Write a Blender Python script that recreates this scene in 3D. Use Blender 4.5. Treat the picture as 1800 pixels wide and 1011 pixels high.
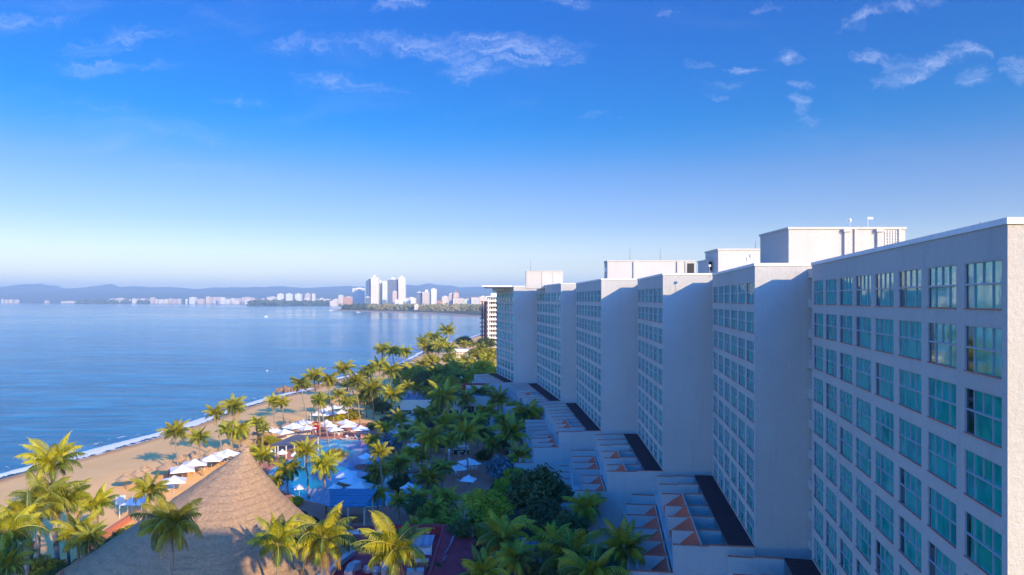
import bpy, bmesh, math, random
from mathutils import Vector, Matrix, noise
for o in list(bpy.data.objects): bpy.data.objects.remove(o)
SC = bpy.context.scene
COL = SC.collection
R = math.radians

# ---------------------------------------------------------------- camera
HC = 36.0; F = 1200.0; YH = 526.5
cam_d = bpy.data.cameras.new('camera'); cam = bpy.data.objects.new('camera', cam_d); COL.objects.link(cam)
cam.location = (0, 0, HC); cam.rotation_euler = (R(90), 0, 0)
cam_d.sensor_width = 36; cam_d.lens = 24.0; cam_d.shift_y = 21/1800
cam_d.clip_start = .5; cam_d.clip_end = 60000
SC.camera = cam
SC.view_settings.view_transform = 'Standard'; SC.view_settings.look = 'None'
SC.view_settings.gamma = 1; SC.view_settings.exposure = 0.53

# ---------------------------------------------------------------- world, sun
SUN = Vector((.78, -1.0, .49)).normalized()          # towards the sun
EL = math.asin(SUN.z); AZ = math.atan2(SUN.x, SUN.y)
def nd(nt, t, **kw):
    n = nt.nodes.new(t)
    for k, v in kw.items(): setattr(n, k, v)
    return n
def math_n(nt, op, a, b=None, clamp=False):
    n = nd(nt, 'ShaderNodeMath', operation=op, use_clamp=clamp)
    for i, v in enumerate((a, b)):
        if v is None: continue
        if isinstance(v, (int, float)): n.inputs[i].default_value = v
        else: nt.links.new(v, n.inputs[i])
    return n.outputs[0]
def maprange(nt, v, a, b, c=0, d=1, smooth=True):
    n = nd(nt, 'ShaderNodeMapRange'); n.clamp = True
    if smooth: n.interpolation_type = 'SMOOTHSTEP'
    nt.links.new(v, n.inputs[0])
    for i, x in zip((1, 2, 3, 4), (a, b, c, d)): n.inputs[i].default_value = x
    return n.outputs[0]
def noise_n(nt, vec, scale, detail=4, rough=.55, dist=0):
    n = nd(nt, 'ShaderNodeTexNoise'); n.inputs['Scale'].default_value = scale
    n.inputs['Detail'].default_value = detail; n.inputs['Roughness'].default_value = rough
    n.inputs['Distortion'].default_value = dist
    if vec is not None: nt.links.new(vec, n.inputs['Vector'])
    return n.outputs['Fac']
def mixc(nt, fac, a, b, blend='MIX'):
    n = nd(nt, 'ShaderNodeMix', data_type='RGBA', blend_type=blend)
    for i, v in ((0, fac), (6, a), (7, b)):
        if isinstance(v, (int, float)): n.inputs[i].default_value = v
        elif isinstance(v, (tuple, list)): n.inputs[i].default_value = tuple(v)[:3] + (1,)
        else: nt.links.new(v, n.inputs[i])
    return n.outputs[2]

W = bpy.data.worlds.new('World'); SC.world = W; W.use_nodes = True
nt = W.node_tree; nt.nodes.clear()
sky = nd(nt, 'ShaderNodeTexSky', sky_type='NISHITA'); sky.sun_disc = False
sky.sun_elevation = EL; sky.sun_rotation = AZ
sky.air_density = 1.0; sky.dust_density = 0.5; sky.ozone_density = 3.0
hs = nd(nt, 'ShaderNodeHueSaturation'); hs.inputs['Saturation'].default_value = 1.55
hs.inputs['Hue'].default_value = .5; hs.inputs['Value'].default_value = 1.0
nt.links.new(sky.outputs[0], hs.inputs['Color'])
tc = nd(nt, 'ShaderNodeTexCoord'); sp = nd(nt, 'ShaderNodeSeparateXYZ'); nt.links.new(tc.outputs['Generated'], sp.inputs[0])
yy = math_n(nt, 'MAXIMUM', sp.outputs[1], .05)
U = math_n(nt, 'DIVIDE', sp.outputs[0], yy); V = math_n(nt, 'DIVIDE', sp.outputs[2], yy)
cb = nd(nt, 'ShaderNodeCombineXYZ'); nt.links.new(U, cb.inputs[0]); nt.links.new(V, cb.inputs[1])
# clouds: (x, y) of the sky direction, half sizes, tilt, weight
CL = [(60,32,120,24,0,.8),(200,72,130,24,8,.8),(215,116,160,13,0,.7),(545,86,120,20,0,.7),(740,84,120,28,0,1),(870,88,150,34,-3,1.1),
 (840,124,62,24,0,.9),(620,146,110,20,-5,.8),(710,8,70,12,8,.9),(1005,10,40,14,0,.8),(1160,20,15,14,0,.8),(1355,16,32,13,0,.9),
 (1515,30,48,13,20,1.0),(1600,8,70,9,8,.8),(1385,106,38,16,0,1),(1310,119,38,11,0,.9),(1545,101,48,16,0,1.1),(1625,112,95,22,25,1.2),
 (1695,85,45,22,-15,1.0),(1705,135,30,26,0,.8),(1788,118,44,22,0,1.1),(1245,111,22,9,0,.7),(1400,152,28,11,0,.8),(1390,183,22,18,0,1),
 (1412,216,40,14,0,.6),(1290,150,34,12,0,.55),(1265,174,14,10,0,.6),(1050,200,28,10,0,.6),(430,172,90,14,-6,.55),(160,182,48,8,-5,.6),
 (300,232,150,20,-12,.5),(920,185,80,10,0,.4),(60,210,140,16,0,.3),(1520,195,60,12,0,.3)]
acc = None
dn = nd(nt, 'ShaderNodeTexNoise'); dn.inputs['Scale'].default_value = 13; dn.inputs['Detail'].default_value = 9; dn.inputs['Roughness'].default_value = .65; nt.links.new(cb.outputs[0], dn.inputs['Vector'])
dv = nd(nt, 'ShaderNodeVectorMath', operation='SUBTRACT'); nt.links.new(dn.outputs['Color'], dv.inputs[0]); dv.inputs[1].default_value = (.5, .5, .5)
ds = nd(nt, 'ShaderNodeVectorMath', operation='MULTIPLY'); nt.links.new(dv.outputs[0], ds.inputs[0]); ds.inputs[1].default_value = (.15, .075, 0)
da = nd(nt, 'ShaderNodeVectorMath', operation='ADD'); nt.links.new(ds.outputs[0], da.inputs[0]); nt.links.new(cb.outputs[0], da.inputs[1])
for (x, y, a, b, rot, w) in CL:
    mp = nd(nt, 'ShaderNodeMapping', vector_type='TEXTURE'); nt.links.new(da.outputs[0], mp.inputs[0])
    mp.inputs['Location'].default_value = ((x-900)/1200, (YH-y)/1200, 0)
    mp.inputs['Rotation'].default_value = (0, 0, R(rot)); mp.inputs['Scale'].default_value = (a/1200, b/1200, 1)
    ln = nd(nt, 'ShaderNodeVectorMath', operation='LENGTH'); nt.links.new(mp.outputs[0], ln.inputs[0])
    m = maprange(nt, ln.outputs['Value'], 0.0, 1.7, w, 0)
    acc = m if acc is None else math_n(nt, 'MAXIMUM', acc, m)
mp = nd(nt, 'ShaderNodeMapping'); nt.links.new(da.outputs[0], mp.inputs[0]); mp.inputs['Scale'].default_value = (9, 24, 1); mp.inputs['Rotation'].default_value = (0, 0, R(-8))
f1 = noise_n(nt, mp.outputs[0], 1.0, 9, .66, .3)
mp2 = nd(nt, 'ShaderNodeMapping'); nt.links.new(da.outputs[0], mp2.inputs[0]); mp2.inputs['Scale'].default_value = (3, 14, 1)
f2 = maprange(nt, noise_n(nt, mp2.outputs[0], 1.0, 6, .6, .4), .5, .85, 0, .22)
lefty = maprange(nt, U, .1, -.6, .25, 1)
f2 = math_n(nt, 'MULTIPLY', f2, lefty)
f3 = noise_n(nt, mp.outputs[0], 3.2, 6, .7, .2)
fb = math_n(nt, 'ADD', math_n(nt, 'MULTIPLY', f1, .7), math_n(nt, 'MULTIPLY', f3, .3))
den = math_n(nt, 'ADD', math_n(nt, 'MULTIPLY', acc, .52), math_n(nt, 'MULTIPLY', fb, 1.5))
mp4 = nd(nt, 'ShaderNodeMapping'); nt.links.new(da.outputs[0], mp4.inputs[0]); mp4.inputs['Scale'].default_value = (14, 60, 1); mp4.inputs['Rotation'].default_value = (0, 0, R(-18))
f4 = noise_n(nt, mp4.outputs[0], 1.6, 7, .7, .6)
cm = math_n(nt, 'MULTIPLY', maprange(nt, den, .92, 1.75, 0, .82, False), maprange(nt, f4, .34, .66, .08, 1))
cm = math_n(nt, 'MULTIPLY', cm, maprange(nt, acc, 0.0, .5))
cm = math_n(nt, 'MAXIMUM', cm, f2)
cm = math_n(nt, 'MULTIPLY', cm, maprange(nt, sp.outputs[1], .05, .3))
# air colour by height above the horizon: milky at the bottom, deep blue overhead
cr = nd(nt, 'ShaderNodeValToRGB'); nt.links.new(sp.outputs[2], cr.inputs[0]); e_ = cr.color_ramp.elements
RAMP = [(0, (.48, .44, .41)), (.05, (.47, .35, .335)), (.11, (.43, .275, .31)), (.18, (.56, .26, .31)), (.28, (.13, .235, .335)), (.38, (.0, .215, .36)), (.56, (.22, .31, .46)), (1, (.22, .31, .46))]
while len(e_) < len(RAMP): e_.new(.5)
for i_, (p_, c_) in enumerate(RAMP): e_[i_].position = p_; e_[i_].color = tuple(c_)+(1,)
tint = nd(nt, 'ShaderNodeVectorMath', operation='SCALE'); nt.links.new(cr.outputs[0], tint.inputs[0]); tint.inputs[3].default_value = 3.6
skm = nd(nt, 'ShaderNodeVectorMath', operation='MULTIPLY'); nt.links.new(hs.outputs[0], skm.inputs[0]); nt.links.new(tint.outputs[0], skm.inputs[1])
# unseen sky behind the viewpoint, boosted and blued as added fill for shaded walls
sky_fill = maprange(nt, sp.outputs[1], .5, -.25)
gl = mixc(nt, sky_fill, (1, 1, 1), (2.2, 2.75, 3.0))
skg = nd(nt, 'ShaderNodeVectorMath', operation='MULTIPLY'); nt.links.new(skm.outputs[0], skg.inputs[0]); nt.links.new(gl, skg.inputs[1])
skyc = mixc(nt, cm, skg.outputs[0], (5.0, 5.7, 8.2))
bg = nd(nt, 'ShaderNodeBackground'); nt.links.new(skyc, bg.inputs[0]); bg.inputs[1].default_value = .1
out = nd(nt, 'ShaderNodeOutputWorld'); nt.links.new(bg.outputs[0], out.inputs[0])

sl = bpy.data.lights.new('sun', 'SUN'); sl.energy = 4.9; sl.angle = R(.6); sl.color = (1, .775, .41)
so = bpy.data.objects.new('sun', sl); COL.objects.link(so)
so.rotation_euler = SUN.to_track_quat('Z', 'Y').to_euler()

# ---------------------------------------------------------------- helpers
def G(px, py, z=0.0):
    """ground point (X, Y, z) seen at that direction"""
    Y = (HC-z)*F/(py-YH)
    return Vector(((px-900)/F*Y, Y, z))
def D(px, py, Y):
    return Vector(((px-900)/F*Y, Y, HC-(py-YH)*Y/F))

class MB:
    def __init__(s): s.v = []; s.f = []; s.m = []
    def add(s, vs, fs, mi=0):
        b = len(s.v); s.v += [tuple(v) for v in vs]
        for f in fs: s.f.append(tuple(b+i for i in f)); s.m.append(mi)
    def quad(s, a, b, c, d, mi=0): s.add((a, b, c, d), ((0, 1, 2, 3),), mi)
    def box(s, x0, y0, z0, x1, y1, z1, mi=0):
        s.prism(((x0, y0), (x1, y0), (x1, y1), (x0, y1)), z0, z1, mi)
    def prism(s, pts, z0, z1, mi=0, top=None):
        n = len(pts); t = top or pts
        vs = [(p[0], p[1], z0) for p in pts]+[(p[0], p[1], z1) for p in t]
        fs = [(i, (i+1) % n, n+(i+1) % n, n+i) for i in range(n)]+[tuple(range(n-1, -1, -1)), tuple(range(n, 2*n))]
        s.add(vs, fs, mi)
    def obox(s, o, u, w, su0, su1, st0, st1, z0, z1, mi=0):
        """box in a local frame: origin o (xy), unit vectors u and w"""
        p = lambda a, b: (o[0]+u[0]*a+w[0]*b, o[1]+u[1]*a+w[1]*b)
        s.prism((p(su0, st0), p(su1, st0), p(su1, st1), p(su0, st1)), z0, z1, mi)
    def tube(s, pts, rads, n=8, mi=0, cap=True):
        b = len(s.v); k = len(pts); pts = [Vector(p) for p in pts]
        for i, p in enumerate(pts):
            d = (pts[min(i+1, k-1)]-pts[max(i-1, 0)]).normalized()
            a = d.orthogonal().normalized() if abs(d.z) < .9 else Vector((1, 0, 0))
            a = (a-d*a.dot(d)).normalized(); c = d.cross(a)
            for j in range(n):
                t = 2*math.pi*j/n; q = p+(a*math.cos(t)+c*math.sin(t))*rads[i]; s.v.append(tuple(q))
        for i in range(k-1):
            for j in range(n):
                s.f.append((b+i*n+j, b+i*n+(j+1) % n, b+(i+1)*n+(j+1) % n, b+(i+1)*n+j)); s.m.append(mi)
        if cap:
            s.f.append(tuple(b+j for j in range(n-1, -1, -1))); s.m.append(mi)
            s.f.append(tuple(b+(k-1)*n+j for j in range(n))); s.m.append(mi)
    def mesh(s, name, mats, off=(0, 0, 0), smooth=False, merge=False):
        me = bpy.data.meshes.new(name)
        me.from_pydata([(v[0]-off[0], v[1]-off[1], v[2]-off[2]) for v in s.v], [], s.f)
        if not isinstance(mats, (list, tuple)): mats = [mats]
        for m in mats: me.materials.append(m)
        me.polygons.foreach_set('material_index', s.m)
        if smooth: me.polygons.foreach_set('use_smooth', [True]*len(s.f))
        me.update(); me.validate()
        return me
    def build(s, name, mats, parent=None, off=None, smooth=False, local=False):
        if off is None: off = (0, 0, 0) if (parent is None or local) else parent.location
        o = bpy.data.objects.new(name, s.mesh(name, mats, off, smooth)); COL.objects.link(o)
        if parent is not None: o.parent = parent
        return o
def tag(o, label=None, cat=None, group=None, kind=None):
    if label: o['label'] = label
    if cat: o['category'] = cat
    if group: o['group'] = group
    if kind: o['kind'] = kind
    return o
def thing(name, loc, label, cat, group=None, rz=0):
    o = bpy.data.objects.new(name, None); COL.objects.link(o); o.location = loc; o.rotation_euler = (0, 0, rz)
    o.empty_display_size = .5
    return tag(o, label, cat, group)
def inst(name, mesh, parent=None, loc=(0, 0, 0), rot=(0, 0, 0), sc=(1, 1, 1)):
    o = bpy.data.objects.new(name, mesh); COL.objects.link(o); o.location = loc; o.rotation_euler = rot; o.scale = sc
    if parent is not None: o.parent = parent
    return o

# ---------------------------------------------------------------- materials
def mat(name, col, rough=.8, var=None, vscale=1.0, bump=0, bscale=20, spec=.3, metal=0, coord='pos', randv=0, detail=5, trans=0):
    m = bpy.data.materials.new(name); m.use_nodes = True; t = m.node_tree
    b = t.nodes['Principled BSDF']; b.inputs['Roughness'].default_value = rough; b.inputs['Metallic'].default_value = metal
    b.inputs['Specular IOR Level'].default_value = spec
    if coord == 'pos': vec = nd(t, 'ShaderNodeNewGeometry').outputs['Position']
    else: vec = nd(t, 'ShaderNodeTexCoord').outputs['Object']
    c = None
    if var is not None:
        n = maprange(t, noise_n(t, vec, vscale, detail), .3, .7)
        c = mixc(t, n, col, var)
    if randv:
        oi = nd(t, 'ShaderNodeObjectInfo'); h = nd(t, 'ShaderNodeHueSaturation')
        h.inputs['Value'].default_value = 1
        t.links.new(maprange(t, oi.outputs['Random'], 0, 1, 1-randv, 1+randv, False), h.inputs['Value'])
        t.links.new(maprange(t, math_n(t, 'FRACT', math_n(t, 'MULTIPLY', oi.outputs['Random'], 7.3)), 0, 1, .5-randv*.06, .5+randv*.05, False), h.inputs['Hue'])
        if c is not None: t.links.new(c, h.inputs['Color'])
        else: h.inputs['Color'].default_value = tuple(col)+(1,)
        c = h.outputs[0]
    if c is None: b.inputs['Base Color'].default_value = tuple(col)+(1,)
    else: t.links.new(c, b.inputs['Base Color'])
    if bump:
        bn = nd(t, 'ShaderNodeBump'); bn.inputs['Strength'].default_value = 1; bn.inputs['Distance'].default_value = bump
        t.links.new(noise_n(t, vec, bscale, 3), bn.inputs['Height']); t.links.new(bn.outputs[0], b.inputs['Normal'])
    if trans:
        o = t.nodes['Material Output']; tr = nd(t, 'ShaderNodeBsdfTranslucent'); mx = nd(t, 'ShaderNodeMixShader'); mx.inputs[0].default_value = trans
        if c is not None: t.links.new(c, tr.inputs[0])
        else: tr.inputs[0].default_value = tuple(col)+(1,)
        t.links.new(b.outputs[0], mx.inputs[1]); t.links.new(tr.outputs[0], mx.inputs[2]); t.links.new(mx.outputs[0], o.inputs[0])
    return m
M = {}
def stucco():
    m = bpy.data.materials.new('stucco'); m.use_nodes = True; t = m.node_tree; b = t.nodes['Principled BSDF']
    pos = nd(t, 'ShaderNodeNewGeometry').outputs['Position']
    big = maprange(t, noise_n(t, pos, .12, 4), .3, .75)
    mp = nd(t, 'ShaderNodeMapping'); t.links.new(pos, mp.inputs[0]); mp.inputs['Scale'].default_value = (1.1, 1.1, .07)
    streak = maprange(t, noise_n(t, mp.outputs[0], 1.0, 5, .6), .5, .8)
    fine = noise_n(t, pos, 5, 5, .7)
    c = mixc(t, big, (.535, .515, .475), (.485, .465, .425))
    c = mixc(t, math_n(t, 'MULTIPLY', streak, .55), c, (.39, .375, .36))
    c = mixc(t, maprange(t, fine, .4, .7, 0, .45), c, (.40, .385, .37))
    t.links.new(c, b.inputs['Base Color']); b.inputs['Roughness'].default_value = .9; b.inputs['Specular IOR Level'].default_value = .15
    bn = nd(t, 'ShaderNodeBump'); bn.inputs['Distance'].default_value = .06; bn.inputs['Strength'].default_value = 1
    t.links.new(noise_n(t, pos, 4, 6, .75), bn.inputs['Height']); t.links.new(bn.outputs[0], b.inputs['Normal'])
    return m
M['stucco'] = stucco()
M['cap'] = mat('brick_cap', (.6, .17, .1), .8, (.5, .14, .09), 2)
M['white'] = mat('white_paint', (.78, .77, .74), .6, (.7, .69, .67), .8)
M['frame'] = mat('window_frame', (.30, .36, .4), .4)
M['concrete'] = mat('roof_concrete', (.42, .4, .38), .9, (.34, .33, .32), .4)
M['slat'] = mat('pergola_wood', (.085, .03, .035), .7, (.05, .02, .025), 3)
M['cream'] = mat('cream_wall', (.62, .55, .42), .85, (.55, .48, .38), .5)
M['redroof'] = mat('red_roof', (.42, .025, .045), .7, (.5, .05, .06), .6)
M['redwall'] = mat('red_wall', (.42, .03, .03), .8, (.34, .03, .03), 1)
M['metal'] = mat('galvanised_metal', (.42, .46, .5), .45, (.34, .37, .4), 2, metal=.5)
M['dark'] = mat('dark_opening', (.02, .02, .025), .6)
M['canvas'] = mat('white_canvas', (.92, .9, .88), .85, (.87, .86, .84), 1.5, trans=.15)
M['pole'] = mat('pole', (.5, .45, .4), .6)
M['furn'] = mat('resin_furniture', (.7, .64, .58), .6)
M['wood'] = mat('weathered_wood', (.22, .13, .08), .8, (.15, .09, .06), 3)
M['bark'] = mat('palm_bark', (.34, .27, .2), .9, (.22, .16, .12), 3, bump=.03, bscale=6, coord='obj')
M['barkw'] = mat('pale_palm_bark', (.48, .42, .36), .9, (.34, .28, .24), 2, coord='obj')
M['barkd'] = mat('tree_bark', (.12, .08, .05), .9, (.07, .05, .035), 3)
M['fr_sun'] = mat('palm_frond_yellow_green', (.50, .42, .012), .5, (.30, .31, .015), 1.2, coord='obj', randv=.22, spec=.35, trans=.3)
M['fr_grn'] = mat('palm_frond_green', (.44, .37, .012), .5, (.27, .27, .012), 1.2, coord='obj', randv=.25, spec=.3, trans=.25)
M['fr_mid'] = mat('palm_frond_mid', (.38, .37, .015), .5, (.2, .25, .02), 1.2, coord='obj', randv=.22, spec=.3, trans=.28)
M['fr_dry'] = mat('dry_frond', (.33, .2, .05), .8, (.24, .13, .04), 2, coord='obj')
M['rachis'] = mat('frond_stem', (.35, .33, .08), .6)
M['leaf_dk'] = mat('dark_leaf', (.05, .085, .018), .5, (.10, .13, .025), 1.5, coord='obj', randv=.15, trans=.15)
M['leaf_md'] = mat('mid_leaf', (.25, .24, .016), .5, (.37, .33, .02), 1.5, coord='obj', randv=.25, trans=.2)
M['leaf_yl'] = mat('yellow_leaf', (.38, .38, .014), .5, (.5, .45, .02), 1.5, coord='obj', randv=.15, trans=.25)
M['leaf_or'] = mat('croton_leaf', (.42, .27, .01), .5, (.25, .25, .02), 1.5, coord='obj', trans=.2)
M['leaf_bl'] = mat('silver_fan_leaf', (.2, .26, .28), .6, (.13, .19, .2), 1.5, coord='obj', trans=.1)
M['muted'] = mat('muted_red_tile', (.42, .2, .13), .8, (.36, .18, .12), .1)
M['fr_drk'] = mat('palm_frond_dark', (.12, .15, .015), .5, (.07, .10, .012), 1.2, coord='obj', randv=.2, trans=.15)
M['rock'] = mat('rock', (.32, .2, .11), .9, (.18, .11, .07), .5, bump=.3, bscale=1)
M['skin'] = mat('skin', (.45, .25, .16), .6); M['cloth'] = mat('red_shirt', (.5, .06, .05), .8)

def glass():
    m = bpy.data.materials.new('window_glass'); m.use_nodes = True; t = m.node_tree; b = t.nodes['Principled BSDF']
    tcn = nd(t, 'ShaderNodeTexCoord').outputs['Object']; s = nd(t, 'ShaderNodeSeparateXYZ'); t.links.new(tcn, s.inputs[0])
    oi = nd(t, 'ShaderNodeObjectInfo').outputs['Random']
    off = math_n(t, 'MULTIPLY', oi, 37.0)
    cx = nd(t, 'ShaderNodeCombineXYZ'); t.links.new(math_n(t, 'ADD', s.outputs[0], off), cx.inputs[0]); t.links.new(off, cx.inputs[1])
    folds = noise_n(t, cx.outputs[0], 7.0, 3, .6)
    cx2 = nd(t, 'ShaderNodeCombineXYZ'); t.links.new(math_n(t, 'ADD', s.outputs[0], off), cx2.inputs[0]); t.links.new(math_n(t, 'MULTIPLY', s.outputs[2], .5), cx2.inputs[2])
    big = noise_n(t, cx2.outputs[0], 1.1, 2, .5)
    c = mixc(t, maprange(t, folds, .3, .7), (.003, .34, .27), (.004, .45, .35))
    c = mixc(t, maprange(t, big, .45, .62), c, (.002, .27, .23))
    # gap beside the curtain, at one side, on some windows
    gap = math_n(t, 'LESS_THAN', s.outputs[0], maprange(t, oi, .35, 1.0, -1.7, -.75, False))
    c = mixc(t, gap, c, (.004, .012, .02))
    t.links.new(c, b.inputs['Base Color']); b.inputs['Roughness'].default_value = .04; b.inputs['IOR'].default_value = 2.1
    b.inputs['Specular IOR Level'].default_value = .75
    b.inputs['Specular Tint'].default_value = (.62, .95, 1, 1)
    bn = nd(t, 'ShaderNodeBump'); bn.inputs['Distance'].default_value = .004; bn.inputs['Strength'].default_value = .5
    t.links.new(noise_n(t, tcn, 1.3, 2), bn.inputs['Height']); t.links.new(bn.outputs[0], b.inputs['Normal'])
    return m
M['glass'] = glass()

def tiles(name, c1, c2, mort, sx, sy, bw=.5, bh=.25):
    m = bpy.data.materials.new(name); m.use_nodes = True; t = m.node_tree; b = t.nodes['Principled BSDF']
    pos = nd(t, 'ShaderNodeNewGeometry').outputs['Position']
    br = nd(t, 'ShaderNodeTexBrick'); t.links.new(pos, br.inputs[0]); br.inputs['Scale'].default_value = sx
    br.inputs['Color1'].default_value = c1+(1,); br.inputs['Color2'].default_value = c2+(1,); br.inputs['Mortar'].default_value = mort+(1,)
    br.inputs['Mortar Size'].default_value = .03
    c = mixc(t, maprange(t, noise_n(t, pos, .3, 5), .35, .7, 0, .6), br.outputs[0], mort)
    t.links.new(c, b.inputs['Base Color']); b.inputs['Roughness'].default_value = .85
    return m
M['tile'] = tiles('red_roof_tile', (.95, .15, .045), (.8, .11, .04), (.6, .08, .04), 2.2, 1)
M['deck'] = tiles('terracotta_paving', (.72, .22, .12), (.60, .17, .09), (.52, .2, .13), 1.2, 1)
M['islandtile'] = tiles('brick_paving', (.4, .13, .08), (.3, .09, .06), (.25, .1, .08), 2, 1)

def thatch():
    m = bpy.data.materials.new('thatch'); m.use_nodes = True; t = m.node_tree; b = t.nodes['Principled BSDF']
    pos = nd(t, 'ShaderNodeTexCoord').outputs['Object']
    n1 = noise_n(t, pos, 3.0, 8, .75); n2 = noise_n(t, pos, .35, 4)
    mp = nd(t, 'ShaderNodeMapping'); t.links.new(pos, mp.inputs[0]); mp.inputs['Scale'].default_value = (5, 5, 1.2)
    n3 = noise_n(t, mp.outputs[0], 2.0, 5, .7)
    c = mixc(t, maprange(t, n1, .3, .7), (.46, .28, .15), (.68, .46, .27))
    c = mixc(t, maprange(t, n3, .45, .7, 0, .5), c, (.32, .19, .10))
    c = mixc(t, maprange(t, n2, .45, .7, 0, .4), c, (.50, .34, .2))
    t.links.new(c, b.inputs['Base Color']); b.inputs['Roughness'].default_value = .95; b.inputs['Specular IOR Level'].default_value = .05
    sz = nd(t, 'ShaderNodeSeparateXYZ'); t.links.new(pos, sz.inputs[0])
    crs = math_n(t, 'FRACT', math_n(t, 'ADD', math_n(t, 'MULTIPLY', sz.outputs[2], 1.6), math_n(t, 'MULTIPLY', n1, 1.6)))
    c = mixc(t, maprange(t, crs, 0, .3, .14, 0), c, (.26, .15, .08)); t.links.new(c, b.inputs['Base Color'])
    n1 = math_n(t, 'ADD', n1, math_n(t, 'MULTIPLY', crs, .25))
    bn = nd(t, 'ShaderNodeBump'); bn.inputs['Distance'].default_value = .16; bn.inputs['Strength'].default_value = 1
    t.links.new(math_n(t, 'ADD', n1, n3), bn.inputs['Height']); t.links.new(bn.outputs[0], b.inputs['Normal'])
    return m
M['thatch'] = thatch()

def corrug(name, col, col2, sx=5.0, axis=0, metal=.4):
    m = mat(name, col, .4, col2, .8, metal=metal)
    t = m.node_tree; b = t.nodes['Principled BSDF']
    s = nd(t, 'ShaderNodeSeparateXYZ'); t.links.new(nd(t, 'ShaderNodeNewGeometry').outputs['Position'], s.inputs[0])
    h = math_n(t, 'SINE', math_n(t, 'MULTIPLY', s.outputs[axis], sx))
    bn = nd(t, 'ShaderNodeBump'); bn.inputs['Distance'].default_value = .12; bn.inputs['Strength'].default_value = 1
    t.links.new(h, bn.inputs['Height']); t.links.new(bn.outputs[0], b.inputs['Normal'])
    return m
M['bluemetal'] = corrug('blue_sheet_metal', (.06, .2, .32), (.09, .24, .36), 8, 1, .2)
M['purpmetal'] = corrug('violet_sheet_metal', (.26, .25, .42), (.3, .3, .5), 4.5, 0, .3)
M['greymetal'] = corrug('grey_sheet_metal', (.36, .38, .46), (.3, .33, .42), 7, 0, .3)
M['tarp'] = mat('dark_canvas_roof', (.07, .085, .12), .8, (.1, .11, .15), .6)

def water():
    m = bpy.data.materials.new('sea_water'); m.use_nodes = True; t = m.node_tree; b = t.nodes['Principled BSDF']
    pos = nd(t, 'ShaderNodeNewGeometry').outputs['Position']
    mp = nd(t, 'ShaderNodeMapping'); t.links.new(pos, mp.inputs[0]); mp.inputs['Rotation'].default_value = (0, 0, R(22)); mp.inputs['Scale'].default_value = (.35, 1, 1)
    a = noise_n(t, mp.outputs[0], .14, 9, .62, .2); c2 = noise_n(t, mp.outputs[0], .022, 4, .6)
    mp3 = nd(t, 'ShaderNodeMapping'); t.links.new(pos, mp3.inputs[0]); mp3.inputs['Scale'].default_value = (.0012, .004, 1)
    sl_ = noise_n(t, mp3.outputs[0], 1, 5, .6)
    col = mixc(t, maprange(t, c2, .35, .65), (.0, .14, .25), (.0, .195, .33))
    col = mixc(t, maprange(t, a, .42, .70, 0, .6), col, (.015, .34, .50))
    t.links.new(col, b.inputs['Base Color'])
    b.inputs['Roughness'].default_value = .1; b.inputs['IOR'].default_value = 1.15
    t.links.new(maprange(t, sl_, .35, .65, .07, .17), b.inputs['Roughness'])
    h = math_n(t, 'ADD', math_n(t, 'MULTIPLY', a, 1.0), math_n(t, 'MULTIPLY', c2, 1.2))
    bn = nd(t, 'ShaderNodeBump'); bn.inputs['Strength'].default_value = 1
    sy = nd(t, 'ShaderNodeSeparateXYZ'); t.links.new(pos, sy.inputs[0]); t.links.new(maprange(t, sy.outputs[1], 200, 1800, 1.3, .2), bn.inputs['Distance'])   # calmer water far out in the bay
    t.links.new(h, bn.inputs['Height']); t.links.new(bn.outputs[0], b.inputs['Normal'])
    return m
M['water'] = water()
def poolwater():
    m = mat('pool_water', (.0, .25, .40), .05, (.0, .36, .5), .12, spec=.25)
    t = m.node_tree; b = t.nodes['Principled BSDF']
    bn = nd(t, 'ShaderNodeBump'); bn.inputs['Distance'].default_value = .02; bn.inputs['Strength'].default_value = .5
    t.links.new(noise_n(t, nd(t, 'ShaderNodeNewGeometry').outputs['Position'], 1.2, 4), bn.inputs['Height']); t.links.new(bn.outputs[0], b.inputs['Normal'])
    return m
M['pool'] = poolwater()
# ================================================================ ground, sea, hills
SEA = -2.5
shore_px = [(-260,925),(-120,878),(0,842),(60,826),(120,812),(180,796),(240,779),(300,762),(350,746),(390,732),(430,717),(460,708),(490,699),(515,693),
            (540,688),(556,681),(575,673),(610,664),(650,655),(690,645),(712,637),(735,626),(752,617),(772,608),(800,601),(822,596),(836,592),(846,588)]
SH = [G(x, y, SEA).xy for x, y in shore_px]
SH = [Vector((-420, 20)), Vector((-300, 60))]+SH
SH += [Vector((-14, 900)), Vector((-8, 1150))]
def sdist(p):
    best = 1e9; sg = 1
    for a, b in zip(SH, SH[1:]):
        ab = b-a; t = max(0, min(1, (p-a).dot(ab)/ab.length_squared)); q = a+ab*t; d = (p-q).length
        if d < best-1e-6:
            best = d; sg = 1 if (ab.x*(p.y-q.y)-ab.y*(p.x-q.x)) < 0 else -1
    return best*sg
def gz(d):
    if d <= 0: return SEA+max(-6, d*.08)
    t = min(1, d/30); return SEA+(-SEA)*(t*t*(3-2*t)*.45+t*.55)
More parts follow.
